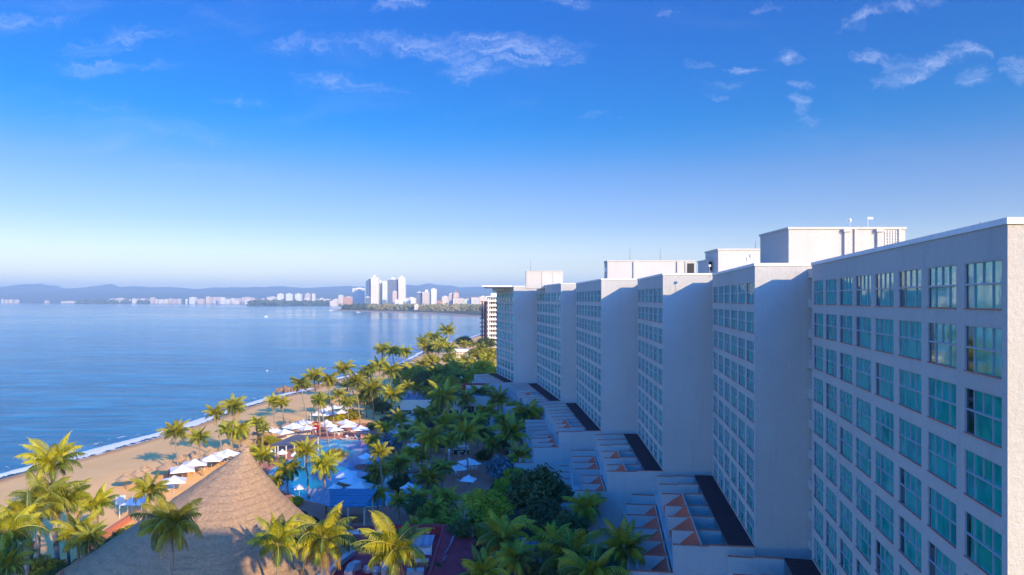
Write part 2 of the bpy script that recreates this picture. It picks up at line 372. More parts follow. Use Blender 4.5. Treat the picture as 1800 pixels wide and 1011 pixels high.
def ground_mat():
    m = bpy.data.materials.new('sand_and_soil'); m.use_nodes = True; t = m.node_tree; b = t.nodes['Principled BSDF']
    pos = nd(t, 'ShaderNodeNewGeometry').outputs['Position']; s = nd(t, 'ShaderNodeSeparateXYZ'); t.links.new(pos, s.inputs[0])
    at = nd(t, 'ShaderNodeAttribute', attribute_name='shore')
    n = noise_n(t, pos, .25, 5); nf = noise_n(t, pos, 2.5, 6, .7)
    sand = mixc(t, maprange(t, n, .3, .7), (1.0, .58, .22), (.98, .53, .19))
    sand = mixc(t, maprange(t, nf, .45, .8, 0, .5), sand, (.8, .45, .22))
    wz = math_n(t, 'ADD', s.outputs[2], math_n(t, 'MULTIPLY', n, .25))
    sand = mixc(t, maprange(t, wz, SEA+.1, SEA+.5, 1, 0), sand, (.5, .25, .11))
    soil = mixc(t, maprange(t, n, .4, .6), (.12, .07, .045), (.045, .06, .02))
    soil = mixc(t, maprange(t, nf, .5, .7, 0, .6), soil, (.09, .09, .03))
    dd = math_n(t, 'ADD', at.outputs['Fac'], math_n(t, 'MULTIPLY', n, 8.0))
    c = mixc(t, maprange(t, dd, 60, 62), sand, soil)
    t.links.new(c, b.inputs['Base Color']); b.inputs['Roughness'].default_value = .95; b.inputs['Specular IOR Level'].default_value = .1
    bn = nd(t, 'ShaderNodeBump'); bn.inputs['Distance'].default_value = .04; bn.inputs['Strength'].default_value = 1
    t.links.new(nf, bn.inputs['Height']); t.links.new(bn.outputs[0], b.inputs['Normal'])
    return m
M['ground'] = ground_mat()
def grid_ground():
    xs = [-900, -500, -300, -220]+[-180+3*i for i in range(54)]+[0, 15, 40, 80, 150, 400, 1200, 4000, 14000]
    xs = sorted(set(xs)); ys = [-400, -100, 0]+[40+3*i for i in range(88)]+[304+8*i for i in range(46)]+[700, 800, 950]
    ys = sorted(set(ys)); b = MB(); sh = []
    for y in ys:
        for x in xs:
            d = sdist(Vector((x, y))); b.v.append((x, y, gz(d))); sh.append(d)
    nx = len(xs)
    for j in range(len(ys)-1):
        for i in range(nx-1):
            b.f.append((j*nx+i, j*nx+i+1, (j+1)*nx+i+1, (j+1)*nx+i)); b.m.append(0)
    o = b.build('ground', M['ground'], smooth=True)
    at = o.data.attributes.new('shore', 'FLOAT', 'POINT'); at.data.foreach_set('value', sh)
    tag(o, 'sandy beach running into planted hotel grounds', 'ground', kind='structure')
grid_ground()
# far land: the point with the towers and the shore round the bay
M['farland'] = mat('far_land', (.1, .09, .05), .9, (.06, .075, .035), .01)
M['farsand'] = mat('far_sand', (.5, .36, .25), .9)
far_px = [(846,588),(862,575),(846,557),(820,556),(800,555),(770,552.5),(740,551),(700,549.5),(660,548.5),(630,547.5),(608,546.8),(588,546.8),
          (600,544.5),(618,543),(600,538.5),(575,536.2),(540,535.6),(470,535),(380,534.6),(260,534.3),(185,533.9),(90,533.6),(0,533.3),(-200,533),(-700,533)]
FP = [G(x, y, SEA).xy for x, y in far_px]
b = MB(); pts = [(-8, 940)]+[tuple(p) for p in FP[2:]]+[(-14000, 13500), (14000, 13500), (14000, 940)]
bm = bmesh.new(); vs = [bm.verts.new((x, y, -.4)) for x, y in pts]; lo = [bm.verts.new((x, y, SEA-2)) for x, y in pts]
fc = bm.faces.new(vs); n = len(vs)
for i in range(n): bm.faces.new((vs[i], vs[(i+1) % n], lo[(i+1) % n], lo[i]))
bmesh.ops.triangulate(bm, faces=[fc]); me = bpy.data.meshes.new('far_land'); bm.to_mesh(me); bm.free(); me.materials.append(M['farland'])
o = inst('far_land', me); tag(o, 'low green land round the far side of the bay', 'land', kind='structure')
# strip of sand round the point
b = MB(); sp_ = [G(x, y, SEA).xy for x, y in [(846,557),(820,556),(800,555),(770,552.5),(740,551),(700,549.5),(660,548.5),(630,547.5),(608,546.8),(586,546.8)]]
for i in range(len(sp_)-1):
    a, c = sp_[i], sp_[i+1]; w0 = 60 if i else 30
    b.add([(a.x, a.y-14, SEA-.2), (c.x, c.y-14, SEA-.2), (c.x, c.y+6, -.2), (a.x, a.y+6, -.2)], [(0, 1, 2, 3)])
    b.add([(a.x, a.y+6, -.2), (c.x, c.y+6, -.2), (c.x, c.y+w0, -.1), (a.x, a.y+w0, -.1)], [(0, 1, 2, 3)])
tag(b.build('far_beach', M['farsand']), 'thin strip of pale sand round the built-up point', 'beach', kind='structure')

# sea
b = MB(); b.quad((-14000, -400, SEA), (14000, -400, SEA), (14000, 13600, SEA), (-14000, 13600, SEA))
tag(b.build('sea', M['water']), 'calm blue bay', 'sea', kind='structure')
# breaking wave and foam lace
def foam_mat():
    m = mat('foam', (.8, .8, .8), .7, spec=.2); t = m.node_tree
    o = t.nodes['Material Output']; b_ = t.nodes['Principled BSDF']
    at = nd(t, 'ShaderNodeAttribute', attribute_name='edge'); pos = nd(t, 'ShaderNodeNewGeometry').outputs['Position']
    f = math_n(t, 'ADD', at.outputs['Fac'], math_n(t, 'MULTIPLY', math_n(t, 'SUBTRACT', noise_n(t, pos, .5, 7, .7), .5), 1.5))
    mk = maprange(t, f, .42, .62); mx = nd(t, 'ShaderNodeMixShader'); tr = nd(t, 'ShaderNodeBsdfTransparent')
    t.links.new(mk, mx.inputs[0]); t.links.new(tr.outputs[0], mx.inputs[1]); t.links.new(b_.outputs[0], mx.inputs[2]); t.links.new(mx.outputs[0], o.inputs[0])
    return m
M['foam'] = foam_mat()
def resample(pts, step):
    out = []; 
    for a, c in zip(pts, pts[1:]):
        k = max(1, int((c-a).length/step))
        for i in range(k): out.append(a.lerp(c, i/k))
    out.append(pts[-1]); return out
rs = resample(SH[2:-2], 4)
def ribbon(name, off, wid, z, amp, label, w=(1, 1), edges=(0, .75, .75, 0), i0=0, i1=None):
    b = MB(); ed = []; k = 4; sub = rs[i0:i1]
    for i, p in enumerate(sub):
        a = sub[max(i-1, 0)]; c = sub[min(i+1, len(sub)-1)]; t = (c-a).normalized(); nrm = Vector((-t.y, t.x))
        wob = noise.noise((p.x*.03, p.y*.03, off))*amp
        fr = i/max(1, len(sub)-1); ww = wid*(w[0]*(1-fr)+w[1]*fr)*(1+.5*noise.noise((p.x*.05, p.y*.05, 9)))
        for j in range(4):
            q = p+nrm*(off+wob+ww*(j/3-.5)); zz = z+(.28 if j in (1, 2) and z > SEA+.1 else 0)
            b.v.append((q.x, q.y, zz)); ed.append(edges[j])
    for i in range(len(sub)-1):
        for j in range(3): b.f.append((i*4+j, i*4+j+1, i*4+5+j, i*4+4+j)); b.m.append(0)
    o = b.build(name, M['foam'], smooth=True); at = o.data.attributes.new('edge', 'FLOAT', 'POINT'); at.data.foreach_set('value', ed)
    return tag(o, label, 'surf', kind='structure')
ribbon('surf', 2.2, 5.5, SEA+.12, 1.2, 'white line of the wave breaking along the beach', (1.25, .4), (.1, .95, .95, .1))
ribbon('surf_wash', -1.0, 3.2, SEA+.05, 1.5, 'thin lace of foam sliding up the wet sand', (1, 1.2), (.1, .45, .5, .1))
ribbon('surf_haze', 8, 9, SEA+.03, 4, 'broken streaks of foam in the shallows', (.6, 2.0), (0, .36, .34, 0))

# hills
ridge = [(-1500,512),(-700,508),(-300,514),(-60,512),(0,509.5),(12,506),(25,502.5),(45,499),(60,501),(72,498.6),(88,503),(100,502),(112,507),(130,507.5),(155,505.5),(175,504),
 (195,499.3),(212,504.5),(232,503),(262,505),(310,505),(348,508.5),(375,505.5),(435,505),(470,505),(491,503),(512,504.5),(533,506.7),(572,504.7),(608,502.6),(640,504),(675,502),(714,500.6),
 (740,501.5),(758,498.4),(776,501),(794,502.8),(812,505),(830,504.7),(855,503.5),(900,505),(1000,500),(1150,505),(1300,498),(1500,505),(1800,502),(2400,508),(3200,512)]
def ry(x):
    for (a, p), (c, q) in zip(ridge, ridge[1:]):
        if a <= x <= c: return p+(q-p)*(x-a)/(c-a)
    return 512
def hillmesh(name, Y0, Y1, hs_, seed, label, col):
    b = MB(); N = 800; K = 14; x0, x1 = -900, 2500
    for j in range(K+5):
        fr = j/K
        Y = Y0+(Y1-Y0)*fr
        for i in range(N+1):
            px = x0+(x1-x0)*i/N; X = (px-900)/F*Y1*(Y/Y1 if False else 1)*(.86+.14*fr)
            top = 38+(YH-ry(px))*Y1/F*hs_
            top *= 1+.05*noise.fractal((px*.05, seed, 0), 1, 2, 4)
            if fr <= 1:
                rid = noise.fractal((X*.0011, Y*.0006, seed), 1, 2, 5)
                z = top*(fr**.75)*(1+.55*rid*(1-fr))
                if j == 0: z = -8
            else: z = top*(1-(fr-1)*2.0)
            b.v.append((X, Y, z))
    n1 = N+1
    for j in range(K+4):
        for i in range(N): b.f.append((j*n1+i, j*n1+i+1, (j+1)*n1+i+1, (j+1)*n1+i)); b.m.append(0)
    tag(b.build(name, col, smooth=True), label, 'hills', kind='structure')
M['hill'] = mat('forest_hill', (.05, .07, .04), .95, (.12, .10, .06), .0016, detail=8)
hillmesh('hills', 8600, 12300, 1.0, 3.1, 'hazy blue mountain range behind the bay', M['hill'])
hillmesh('foothills', 7600, 9300, .45, 8.7, 'low foothills in front of the mountain range', M['hill'])

# ================================================================ hotel
FH = 3.0; ZB = 11.3; ZW = 37.75; WH = 2.22
def tri_shed(b, P, s0, s1, ta, tb, za, zb):
    """sloping tiled roof between two partitions"""
    v = [P(s0, ta, za), P(s1, ta, za), P(s1, tb, zb), P(s0, tb, zb)]
    lo = [(x, y, z-.18) for x, y, z in v]
    b.add(v+lo, [(0, 1, 2, 3), (7, 6, 5, 4), (0, 4, 5, 1), (1, 5, 6, 2), (2, 6, 7, 3), (3, 7, 4, 0)])
def hotel_tower(N, Fp, nb, zr, yn, label, rows=9, sheds=(), shedsB=(), levels=3, tw=(12.4, 15.6), seed=0, gapY=3.5, wallx=20, lens=None):
    rnd = random.Random(seed)
    N = Vector(N); Fp = Vector(Fp); u = (Fp-N); L = u.length; u.normalize(); w = Vector((-u.y, u.x))  # outward = left
    th = thing('hotel_tower', (N.x, N.y, 0), label, 'hotel tower', 'stepped towers of the seafront hotel')
    P = lambda s, t, z: (N.x+u.x*s+w.x*t, N.y+u.y*s+w.y*t, z)
    m0, m1 = .5, .75; bw = (L-m0-m1)/(nb-.2); ww = bw*.8
    ss = [0]; 
    for i in range(nb): ss += [m0+i*bw, m0+i*bw+ww]
    ss.append(L); zs = [ZB-.3]
    for r in range(rows-1, -1, -1): zt = ZW-FH*r; zs += [zt-WH, zt]
    zs.append(zr)
    b = MB(); rec = .12
    for i in range(len(ss)-1):
        for j in range(len(zs)-1):
            s0, s1, z0, z1 = ss[i], ss[i+1], zs[j], zs[j+1]
            if i % 2 == 1 and j % 2 == 1:
                o_ = [P(s0, 0, z0), P(s1, 0, z0), P(s1, 0, z1), P(s0, 0, z1)]; q = [P(s0, -rec, z0), P(s1, -rec, z0), P(s1, -rec, z1), P(s0, -rec, z1)]
                for k in range(4): b.quad(o_[k], q[k], q[(k+1) % 4], o_[(k+1) % 4])
            else: b.quad(P(s0, 0, z0), P(s0, 0, z1), P(s1, 0, z1), P(s1, 0, z0))
    X1 = N.x+wallx
    # end walls (parallel to x), back, closed below the parapet
    b.quad((N.x, N.y, 0), (X1, N.y, 0), (X1, N.y, zr), (N.x, N.y, zr))
    b.quad((Fp.x, Fp.y, 0), (Fp.x, Fp.y, zr), (X1, Fp.y, zr), (X1, Fp.y, 0))
    b.quad((X1, N.y, 0), (X1, Fp.y, 0), (X1, Fp.y, zr), (X1, N.y, zr))
    b.quad(P(0, 0, 0), P(0, 0, ZB-.3), P(L, 0, ZB-.3), P(L, 0, 0))
    b.build('wall', M['stucco'], th)
    # roof slab and parapet cap
    b = MB(); q = .3
    b.add([(N.x+.3, N.y+.3, zr-.7), (X1-.3, N.y+.3, zr-.7), (X1-.3, Fp.y-.3, zr-.7), (Fp.x+.3, Fp.y-.3, zr-.7)], [(0, 1, 2, 3)])
    for a, c, e, g in ((N.x, N.y, N.x+.3, N.y+.3),): pass
    b.build('roof', M['concrete'], th)
    b = MB(); c_ = .09
    o1 = [(N.x-c_, N.y-c_), (X1+c_, N.y-c_), (X1+c_, Fp.y+c_), (Fp.x-c_, Fp.y+c_)]
    i1 = [(N.x+.32, N.y+.32), (X1-.32, N.y+.32), (X1-.32, Fp.y-.32), (Fp.x+.32, Fp.y-.32)]
    z0, z1 = zr-.24, zr+.04
    vs = [(x, y, z0) for x, y in o1]+[(x, y, z1) for x, y in o1]+[(x, y, z1) for x, y in i1]+[(x, y, zr-.72) for x, y in i1]
    fs = []
    for k in range(4):
        l = (k+1) % 4; fs += [(k, l, 4+l, 4+k), (4+k, 4+l, 8+l, 8+k), (8+k, 8+l, 12+l, 12+k)]
    b.add(vs, fs); fs2 = [(k, (k+1) % 4) for k in range(4)]
    ib = [(N.x, N.y), (X1, N.y), (X1, Fp.y), (Fp.x, Fp.y)]
    b.add([(x, y, z0) for x, y in o1]+[(x, y, z0) for x, y in ib], [(k, 4+k, 4+(k+1) % 4, (k+1) % 4) for k in range(4)])
    b.build('parapet', M['white'], th)
    # the windows: frame, sill and glass
    fb = MB(); ft = .045; y0 = -rec+.03; y1 = -rec+.13
    def bar(a, c, e, g, p0=y0, p1=y1, mi=0): fb.box(a, -p1, c, e, -p0, g, mi)
    fb = MB()
    hw = ww/2; tz = WH*.53
    def B(x0, z0, x1, z1, d0, d1, mi=0): fb.box(x0, d0, z0, x1, d1, z1, mi)
    # local: x along facade, y inwards (recess), z up from sill
    d0, d1 = rec-.09, rec-.025
    B(-hw, 0, -hw+ft, WH, d0, d1); B(hw-ft, 0, hw, WH, d0, d1); B(-hw+ft, WH-ft, hw-ft, WH, d0, d1); B(-hw+ft, 0, hw-ft, ft, d0, d1)
    B(-hw+ft, tz-.045, hw-ft, tz+.045, d0-.02, d1)
    for k in (1, 2, 3): x = -hw+ww*k/4; B(x-.018, tz+.045, x+.018, WH-ft, d0, d1)
    for x in (-hw+ww*.27, -hw+ww*.75): B(x-.018, ft, x+.018, tz-.045, d0, d1)
    B(-hw, -.0, hw, .05, -.05, d0-.005, 1)
    fme = fb.mesh('window', [M['frame'], M['cap']])
    gb = MB(); gb.quad((-hw+.02, rec-.03, .02), (hw-.02, rec-.03, .02), (hw-.02, rec-.03, WH-.02), (-hw+.02, rec-.03, WH-.02)); gme = gb.mesh('glass', M['glass'])
    rz = math.atan2(-w.x, -w.y)  # local +y = inward
    rz = math.atan2((-w).y, (-w).x)-math.pi/2
    for r in range(rows):
        for i in range(nb):
            p = P(m0+i*bw+ww/2, 0, ZW-FH*r-WH)
            f_ = inst('window', fme, th, (p[0]-N.x, p[1]-N.y, p[2]), (0, 0, rz))
            inst('glass', gme, f_)
    # recessed link to the next tower, with its balcony slots
    b = MB(); lx = Fp.x+1.4
    yk = Fp.y+gapY
    b.box(lx, Fp.y+.003, 0, X1-2, yk-.003, zr-.5)
    for r in range(rows+1): b.box(lx-.4, Fp.y+.01, ZW-FH*r+.4, lx-.005, yk-.01, ZW-FH*r+1.3)
    b.build('balcony_link', M['stucco'], th)
    # pergola
    b = MB(); zp = ZB+.0
    for k in range(int(L/.36)): s = .1+k*.36; b.obox(N, u, w, s, s+.2, .06, 2.55, zp-.12, zp)
    for t in (.5, 1.3, 2.3): b.obox(N, u, w, .0, L, t, t+.12, zp-.3, zp-.125)
    b.build('pergola', M['slat'], th)
    # terraces
    b = MB(); cp = MB(); sh = MB(); wl = MB(); th_ = .12
    T = [(0, 8.0, ZB-2.9, ZB-.1), (8.0, tw[0], ZB-5.9, ZB-3.1), (tw[0], tw[1], ZB-8.6, ZB-6.0)][:levels]
    Lx = L+gapY*.9
    for li, (t0, t1, zf, zt) in enumerate(T):
        b.obox(N, u, w, .13, Lx, t0+.01, t1, -.5, zf)
        # parapet facing the sea
        if li == len(T)-1: b.obox(N, u, w, .13, Lx, t1-.25, t1-.005, zf+.002, zf+.3)
        for i in range(nb+1):
            s = max(.0, min(L, m0+i*bw-.6)) if i else 0
            te = t1-(.3 if i else 0)+(rnd.choice((0, 0, -.9)) if i and li else 0); ts = 2.6 if li == 0 and i else (t0+.0)
            zz = zt+(rnd.choice((0, -.0, -.12)) if i else 0)
            z_lo = -.5 if i == 0 else zf-.01
            tm = (ts+te)*.5+rnd.uniform(-.5, .5)
            lowr = .12 if li == 0 else .0
            b.obox(N, u, w, s-th_, s+th_, ts, tm, z_lo, zz); b.obox(N, u, w, s-th_-.03, s+th_+.03, ts, tm-.002, zz+.001, zz+.07, 1)
            b.obox(N, u, w, s-th_, s+th_, tm+.001, te, z_lo, zz-lowr); b.obox(N, u, w, s-th_-.03, s+th_+.03, tm+.001, te+.03, zz-lowr+.001, zz-lowr+.07, 1)
        for i in range(nb):
            on = i in (sheds if li == 0 else shedsB if li == 1 else ())
            if on:
                s0 = (m0+i*bw-.6 if i else 0)+th_+.01; s1 = min(L, m0+(i+1)*bw-.6)-th_-.01
                ta = 5.15 if li == 0 else t0+.25; ln = 1.9+(.5 if i % 2 else 0)
                tri_shed(sh, P, s0, s1, ta+.1, ta+ln, zt-.02, zt-1.7)
                wl.obox(N, u, w, s0-.1, s1+.1, ta-.02, ta+.09, zt-2.4, zt+.06)
                # gable end walls of the shed
                for s in (s0, s1):
                    pass
    b.build('terraces', [M['stucco'], M['cap']], th)
    if sh.v: sh.build('tile_roof', M['tile'], th); wl.build('tile_roof_wall', M['stucco'], th)
    return th
T1 = hotel_tower((21.2, 29.2), (28.6, 65.1), 8, 39.47, 0, 'nearest and largest white hotel tower, its side filling the right edge of the view', sheds=(3, 4, 5, 6), shedsB=(4, 5), levels=2, seed=1, gapY=3.2, wallx=24)
T2 = hotel_tower((24.3, 68.3), (28.2, 96.0), 6, 39.6, 0, 'second white hotel tower from the right, below the tallest rooftop block', sheds=(0, 1, 2, 3), shedsB=(0, 1, 2, 3, 4), levels=2, seed=2, gapY=2.6)
T3 = hotel_tower((21.8, 98.6), (23.1, 125.6), 6, 39.75, 0, 'third white hotel tower from the right, below the open sky gap', sheds=(0, 2,), shedsB=(0, 1, 3, 4), tw=(12.6, 15.6), seed=3, gapY=3.2)
T4 = hotel_tower((16.85, 128.8), (15.3, 163.0), 8, 39.9, 0, 'fourth white hotel tower from the right, under the long cream rooftop block', sheds=(1, 2), shedsB=(0, 1, 2), tw=(12.8, 16.5), seed=4, gapY=3.7)
T5 = hotel_tower((11.95, 166.7), (7.3, 201.7), 8, 39.95, 0, 'fifth white hotel tower from the right, beside the square rooftop block', sheds=(3,), shedsB=(1, 2), seed=5, gapY=2.8)
T6 = hotel_tower((.5, 204.5), (-5.2, 229.0), 6, 40.05, 0, 'farthest white hotel tower, closest to the sea and the palm grove', sheds=(), shedsB=(), levels=1, seed=6, gapY=2, wallx=24)

def roof_block(T, x0, y0, x1, y1, z1, zb, extras=None, name='rooftop_block'):
    b = MB(); b.box(x0, y0, zb, x1, y1, z1-.25); b.box(x0-.12, y0-.12, z1-.249, x1+.12, y1+.12, z1)
    if extras: extras(b)
    return b.build(name, M['stucco'], T)
zz = 39.0
def ex1(b):
    for x in (36.4, 40.0): b.box(x, 74.7, 39, x+.55, 74.99, 43.4); b.box(x-.15, 74.55, 43.4, x+.7, 74.95, 43.74)
    b.box(37.55, 74.8, 39, 37.8, 74.99, 43.74); b.box(42.4, 74.8, 39, 42.65, 74.99, 43.74)
roof_block(T2, 30.4, 75, 43.2, 83.6, 43.95, zz, ex1)
b = MB()
b.box(40.59, 74.9, 38.9, 40.64, 74.96, 43.7)
for k in range(6): b.box(40.65+k*.3, 74.9, 39, 40.7+k*.3, 74.96, 43.6)
for k in range(14): b.box(40.6, 74.86, 39.2+k*.32, 42.35, 74.895, 39.24+k*.32)
b.build('lattice', M['white'], T2)
roof_block(T3, 32.0, 106, 44, 113, 43.9, zz); roof_block(T3, 31.2, 108.6, 31.99, 114.5, 42.4, zz, name='rooftop_lower_block')
b = MB(); b.box(31.3, 108.4, 40.6, 31.75, 108.59, 42.0); b.build('rooftop_opening', M['dark'], T3)
def ex4(b):
    b.box(24.5, 137.7, 39, 25.3, 137.99, 43.6); b.box(33.3, 137.7, 39, 34.3, 137.99, 43.6); b.box(35.0, 137.8, 39, 35.3, 137.99, 43.6)
roof_block(T4, 19.3, 138, 37.1, 142.6, 43.9, zz, ex4)
b = MB(); b.box(35.4, 137.9, 41.0, 36.8, 137.99, 43.3); b.build('rooftop_opening', M['dark'], T4)
b = MB(); b.box(19.15, 139, 41.6, 19.29, 141.5, 42.5); b.build('rooftop_lamp_box', M['white'], T4)
def ex5(b): b.box(8.2, 187.9, 39, 8.3, 187.99, 43.6); b.box(11.2, 187.9, 39, 11.3, 187.99, 43.6)
roof_block(T5, 3.9, 188, 14.0, 193.5, 43.9, zz, ex5)
b = MB(); b.box(-9.0, 204.4, 39.75, .2, 230, 40.2); b.box(-6.2, 218, 38.6, 2, 229, 39.74); b.build('roof_canopy', M['white'], T6)
# rooftop bits
def mast(T, x, y, z, h, kind):
    b = MB(); b.tube([(x, y, z), (x, y, z+h)], [.035, .02], 5)
    if kind == 'lamp': b.box(x-.15, y-.15, z+h, x+.15, y+.15, z+h+.3)
    if kind == 'flag': b.box(x, y-.02, z+h-.25, x+.6, y+.02, z+h)
    if kind == 'ball': b.tube([(x, y, z+h), (x, y, z+h+.15), (x, y, z+h+.35), (x, y, z+h+.45)], [.08, .2, .2, .06], 6)
    return b.build('roof_mast', M['white'] if kind != 'dark' else M['dark'], T)
mast(T2, 41.7, 80, 43.95, 1.7, 'flag'); mast(T2, 39.6, 80, 43.95, 1.1, 'ball'); mast(T2, 25.6, 74, 39.0, 1.2, 'lamp'); mast(T2, 26.6, 76, 39.0, 1.6, 'ball')
mast(T2, 27.2, 94, 39.0, 1.5, 'lamp'); mast(T3, 38.5, 108, 43.9, 1.4, 'dark'); mast(T4, 30.4, 140, 43.9, 2.6, 'dark'); mast(T4, 24.2, 140, 43.9, 2.8, 'dark'); mast(T5, 5.2, 190, 43.9, 3.3, 'dark')
mast(T1, 43.2, 63, 39.0, 4.2, 'dark')
# unseen wing added behind the camera to throw shade over the near thatch
hb = thing('shade_wing', (29, -33, 0), 'unseen wing added behind the viewpoint to shade the thatched hall', 'hotel tower')
b = MB(); b.box(6, -40, 0, 49, -25, 59.6); b.box(5.8, -40.2, 59.602, 49.2, -24.8, 60.1); b.box(36, -38, 60.102, 45, -27, 61.8); b.build('wall', M['stucco'], hb)
b = MB()
for r in range(18):
    for k in range(10): b.box(8+k*4.1, -24.997, 4+r*3.1, 11+k*4.1, -24.95, 6+r*3.1)
b.build('window', M['glass'], hb)
# ================================================================ vegetation
def frond(b, base, az, e0, L, bend, rnd, nl=22, mi=0, lw=.125, twist=0):
    p = Vector(base); k = 9; pts = [p.copy()]; dirs = []
    el = e0; azz = az
    for i in range(k):
        t = (i+.5)/k; e = e0-bend*(t**1.4); a = az+twist*t
        d = Vector((math.cos(a)*math.cos(e), math.sin(a)*math.cos(e), math.sin(e))); dirs.append(d); p = p+d*(L/k); pts.append(p.copy())
    b.tube(pts, [.07*(1-i/k)+.012 for i in range(k+1)], 3, 2, cap=False)
    for i in range(nl):
        t = .14+.86*i/(nl-1); q = t*k; j = min(k-1, int(q)); c = pts[j].lerp(pts[j+1], min(1, q-j)); d = dirs[j]
        side = d.cross(Vector((0, 0, 1)))
        side = side.normalized() if side.length > .05 else Vector((math.sin(az), -math.cos(az), 0))
        up = side.cross(d).normalized()
        ll = L*.27*(math.sin(math.pi*min(1, .12+.95*t))**.6)*(1-.35*t)+.08
        for sg in (-1, 1):
            jit = rnd.uniform(-.12, .12)
            od = (side*sg*(.85)+d*(.45+.5*t+jit)+up*(-.12+rnd.uniform(-.22, .14))).normalized()
            m1 = c+od*ll*.5+Vector((0, 0, -ll*.05)); tip = c+od*ll+Vector((0, 0, -ll*(.6+.4*rnd.random())))
            wv = d*lw*.5
            b.add([c-wv*.6, c+wv*.6, m1+wv, tip, m1-wv], [(0, 1, 2, 4), (4, 2, 3)], mi)
def crown_mesh(name, seed, mats, n=22, drop=0., dry=3, stiff=0, lean=(0, 0)):
    """crown about 4.2 m in radius, centre at the top of the trunk"""
    rnd = random.Random(seed); b = MB(); ga = 2.39996
    for i in range(n):
        t = i/(n-1); az = i*ga+rnd.uniform(-.25, .25)
        e0 = R(86)-R(74)*t**1.05+rnd.uniform(-.14, .14)-drop*.25
        L = 4.4*rnd.uniform(.74, 1.12)*(.8+.2*math.sin(math.pi*min(1, t+.25)))
        bend = R(58+70*t+drop*22)*rnd.uniform(.8, 1.15)*(1-stiff)
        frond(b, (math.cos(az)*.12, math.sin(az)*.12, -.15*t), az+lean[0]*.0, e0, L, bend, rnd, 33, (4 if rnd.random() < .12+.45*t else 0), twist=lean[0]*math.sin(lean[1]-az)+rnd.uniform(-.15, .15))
    for i in range(dry):
        az = rnd.uniform(0, 6.28); frond(b, (0, 0, -.35), az, R(-25)+rnd.uniform(-.3, .1), 3.2, R(60), rnd, 16, 1, .09)
    b.tube([(0, 0, -.9), (0, 0, -.3), (0, 0, .5)], [.2, .3, .12], 7, 3)
    for i in range(7):
        a = i*.9+rnd.random(); r = .36; q = (math.cos(a)*r, math.sin(a)*r, -.45-.2*rnd.random())
        b.tube([(q[0], q[1], q[2]-.14), q, (q[0], q[1], q[2]+.13)], [.04, .14, .04], 5, 3)
    return b.mesh(name, mats)
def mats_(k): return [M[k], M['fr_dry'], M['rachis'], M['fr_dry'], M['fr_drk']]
CROWN = {}
for k, nm in (('s', 'fr_sun'), ('m', 'fr_mid'), ('g', 'fr_grn')):
    CROWN[k] = [crown_mesh('palm_crown', 10+ord(k)+i, mats_(nm), n=[25, 29, 23, 27][i], drop=[0, .5, .2, .8][i], dry=[1, 4, 2, 5][i], lean=[(0, 0), (.5, 3.1), (.35, 2.5), (0, 0)][i]) for i in range(4)]
CROWN['y'] = [crown_mesh('palm_crown', 77, mats_('fr_sun'), n=26, drop=.3, dry=2, lean=(.7, 3.1))]
def palm(cx, cy, Y, w, kind, label, base=None, var=None, royal=False, group='coconut palms of the hotel grounds', seed=None):
    seed = int(cx*7+cy*3) if seed is None else seed; rnd = random.Random(seed)
    c = D(cx, cy+w*.10, Y)
    bx = D(base, cy, Y).x if base is not None else c.x+rnd.uniform(-.8, .8)
    d = sdist(Vector((bx, Y))); z0 = gz(d)-.15
    byy = Y+rnd.uniform(-.6, .6)
    th = thing('palm_tree', (bx, byy, z0), label, 'palm tree', group)
    top = c-th.location
    H = max(1.2, top.z); pts = []; rr = []
    k = 9; r0 = (.3 if royal else .2); 
    for i in range(k+1):
        t = i/k; s = t*t*(3-2*t)*.55+t*.45
        pts.append((top.x*s+.25*math.sin(t*3.1)*(rnd.random()-.5), top.y*s, H*t))
        rr.append((r0*(1.0+.7*max(0, .12-t)/.12)*(1-.35*t))*(1.25 if royal and .2 < t < .6 else 1))
    tb = MB(); tb.tube(pts, rr, 8); me = tb.mesh('palm_trunk', M['barkw'] if royal else M['bark'], smooth=True)
    inst('trunk', me, th)
    ms = CROWN[kind]; m = ms[(seed if var is None else var) % len(ms)]
    sc = (w/2*Y/F)/3.75
    inst('crown', m, th, (pts[-1][0], pts[-1][1], H), (rnd.uniform(-.12, .12), rnd.uniform(-.12, .12), rnd.uniform(0, 6.28)), (sc, sc, sc))
    return th
def by(y): return HC*F/(y-YH)
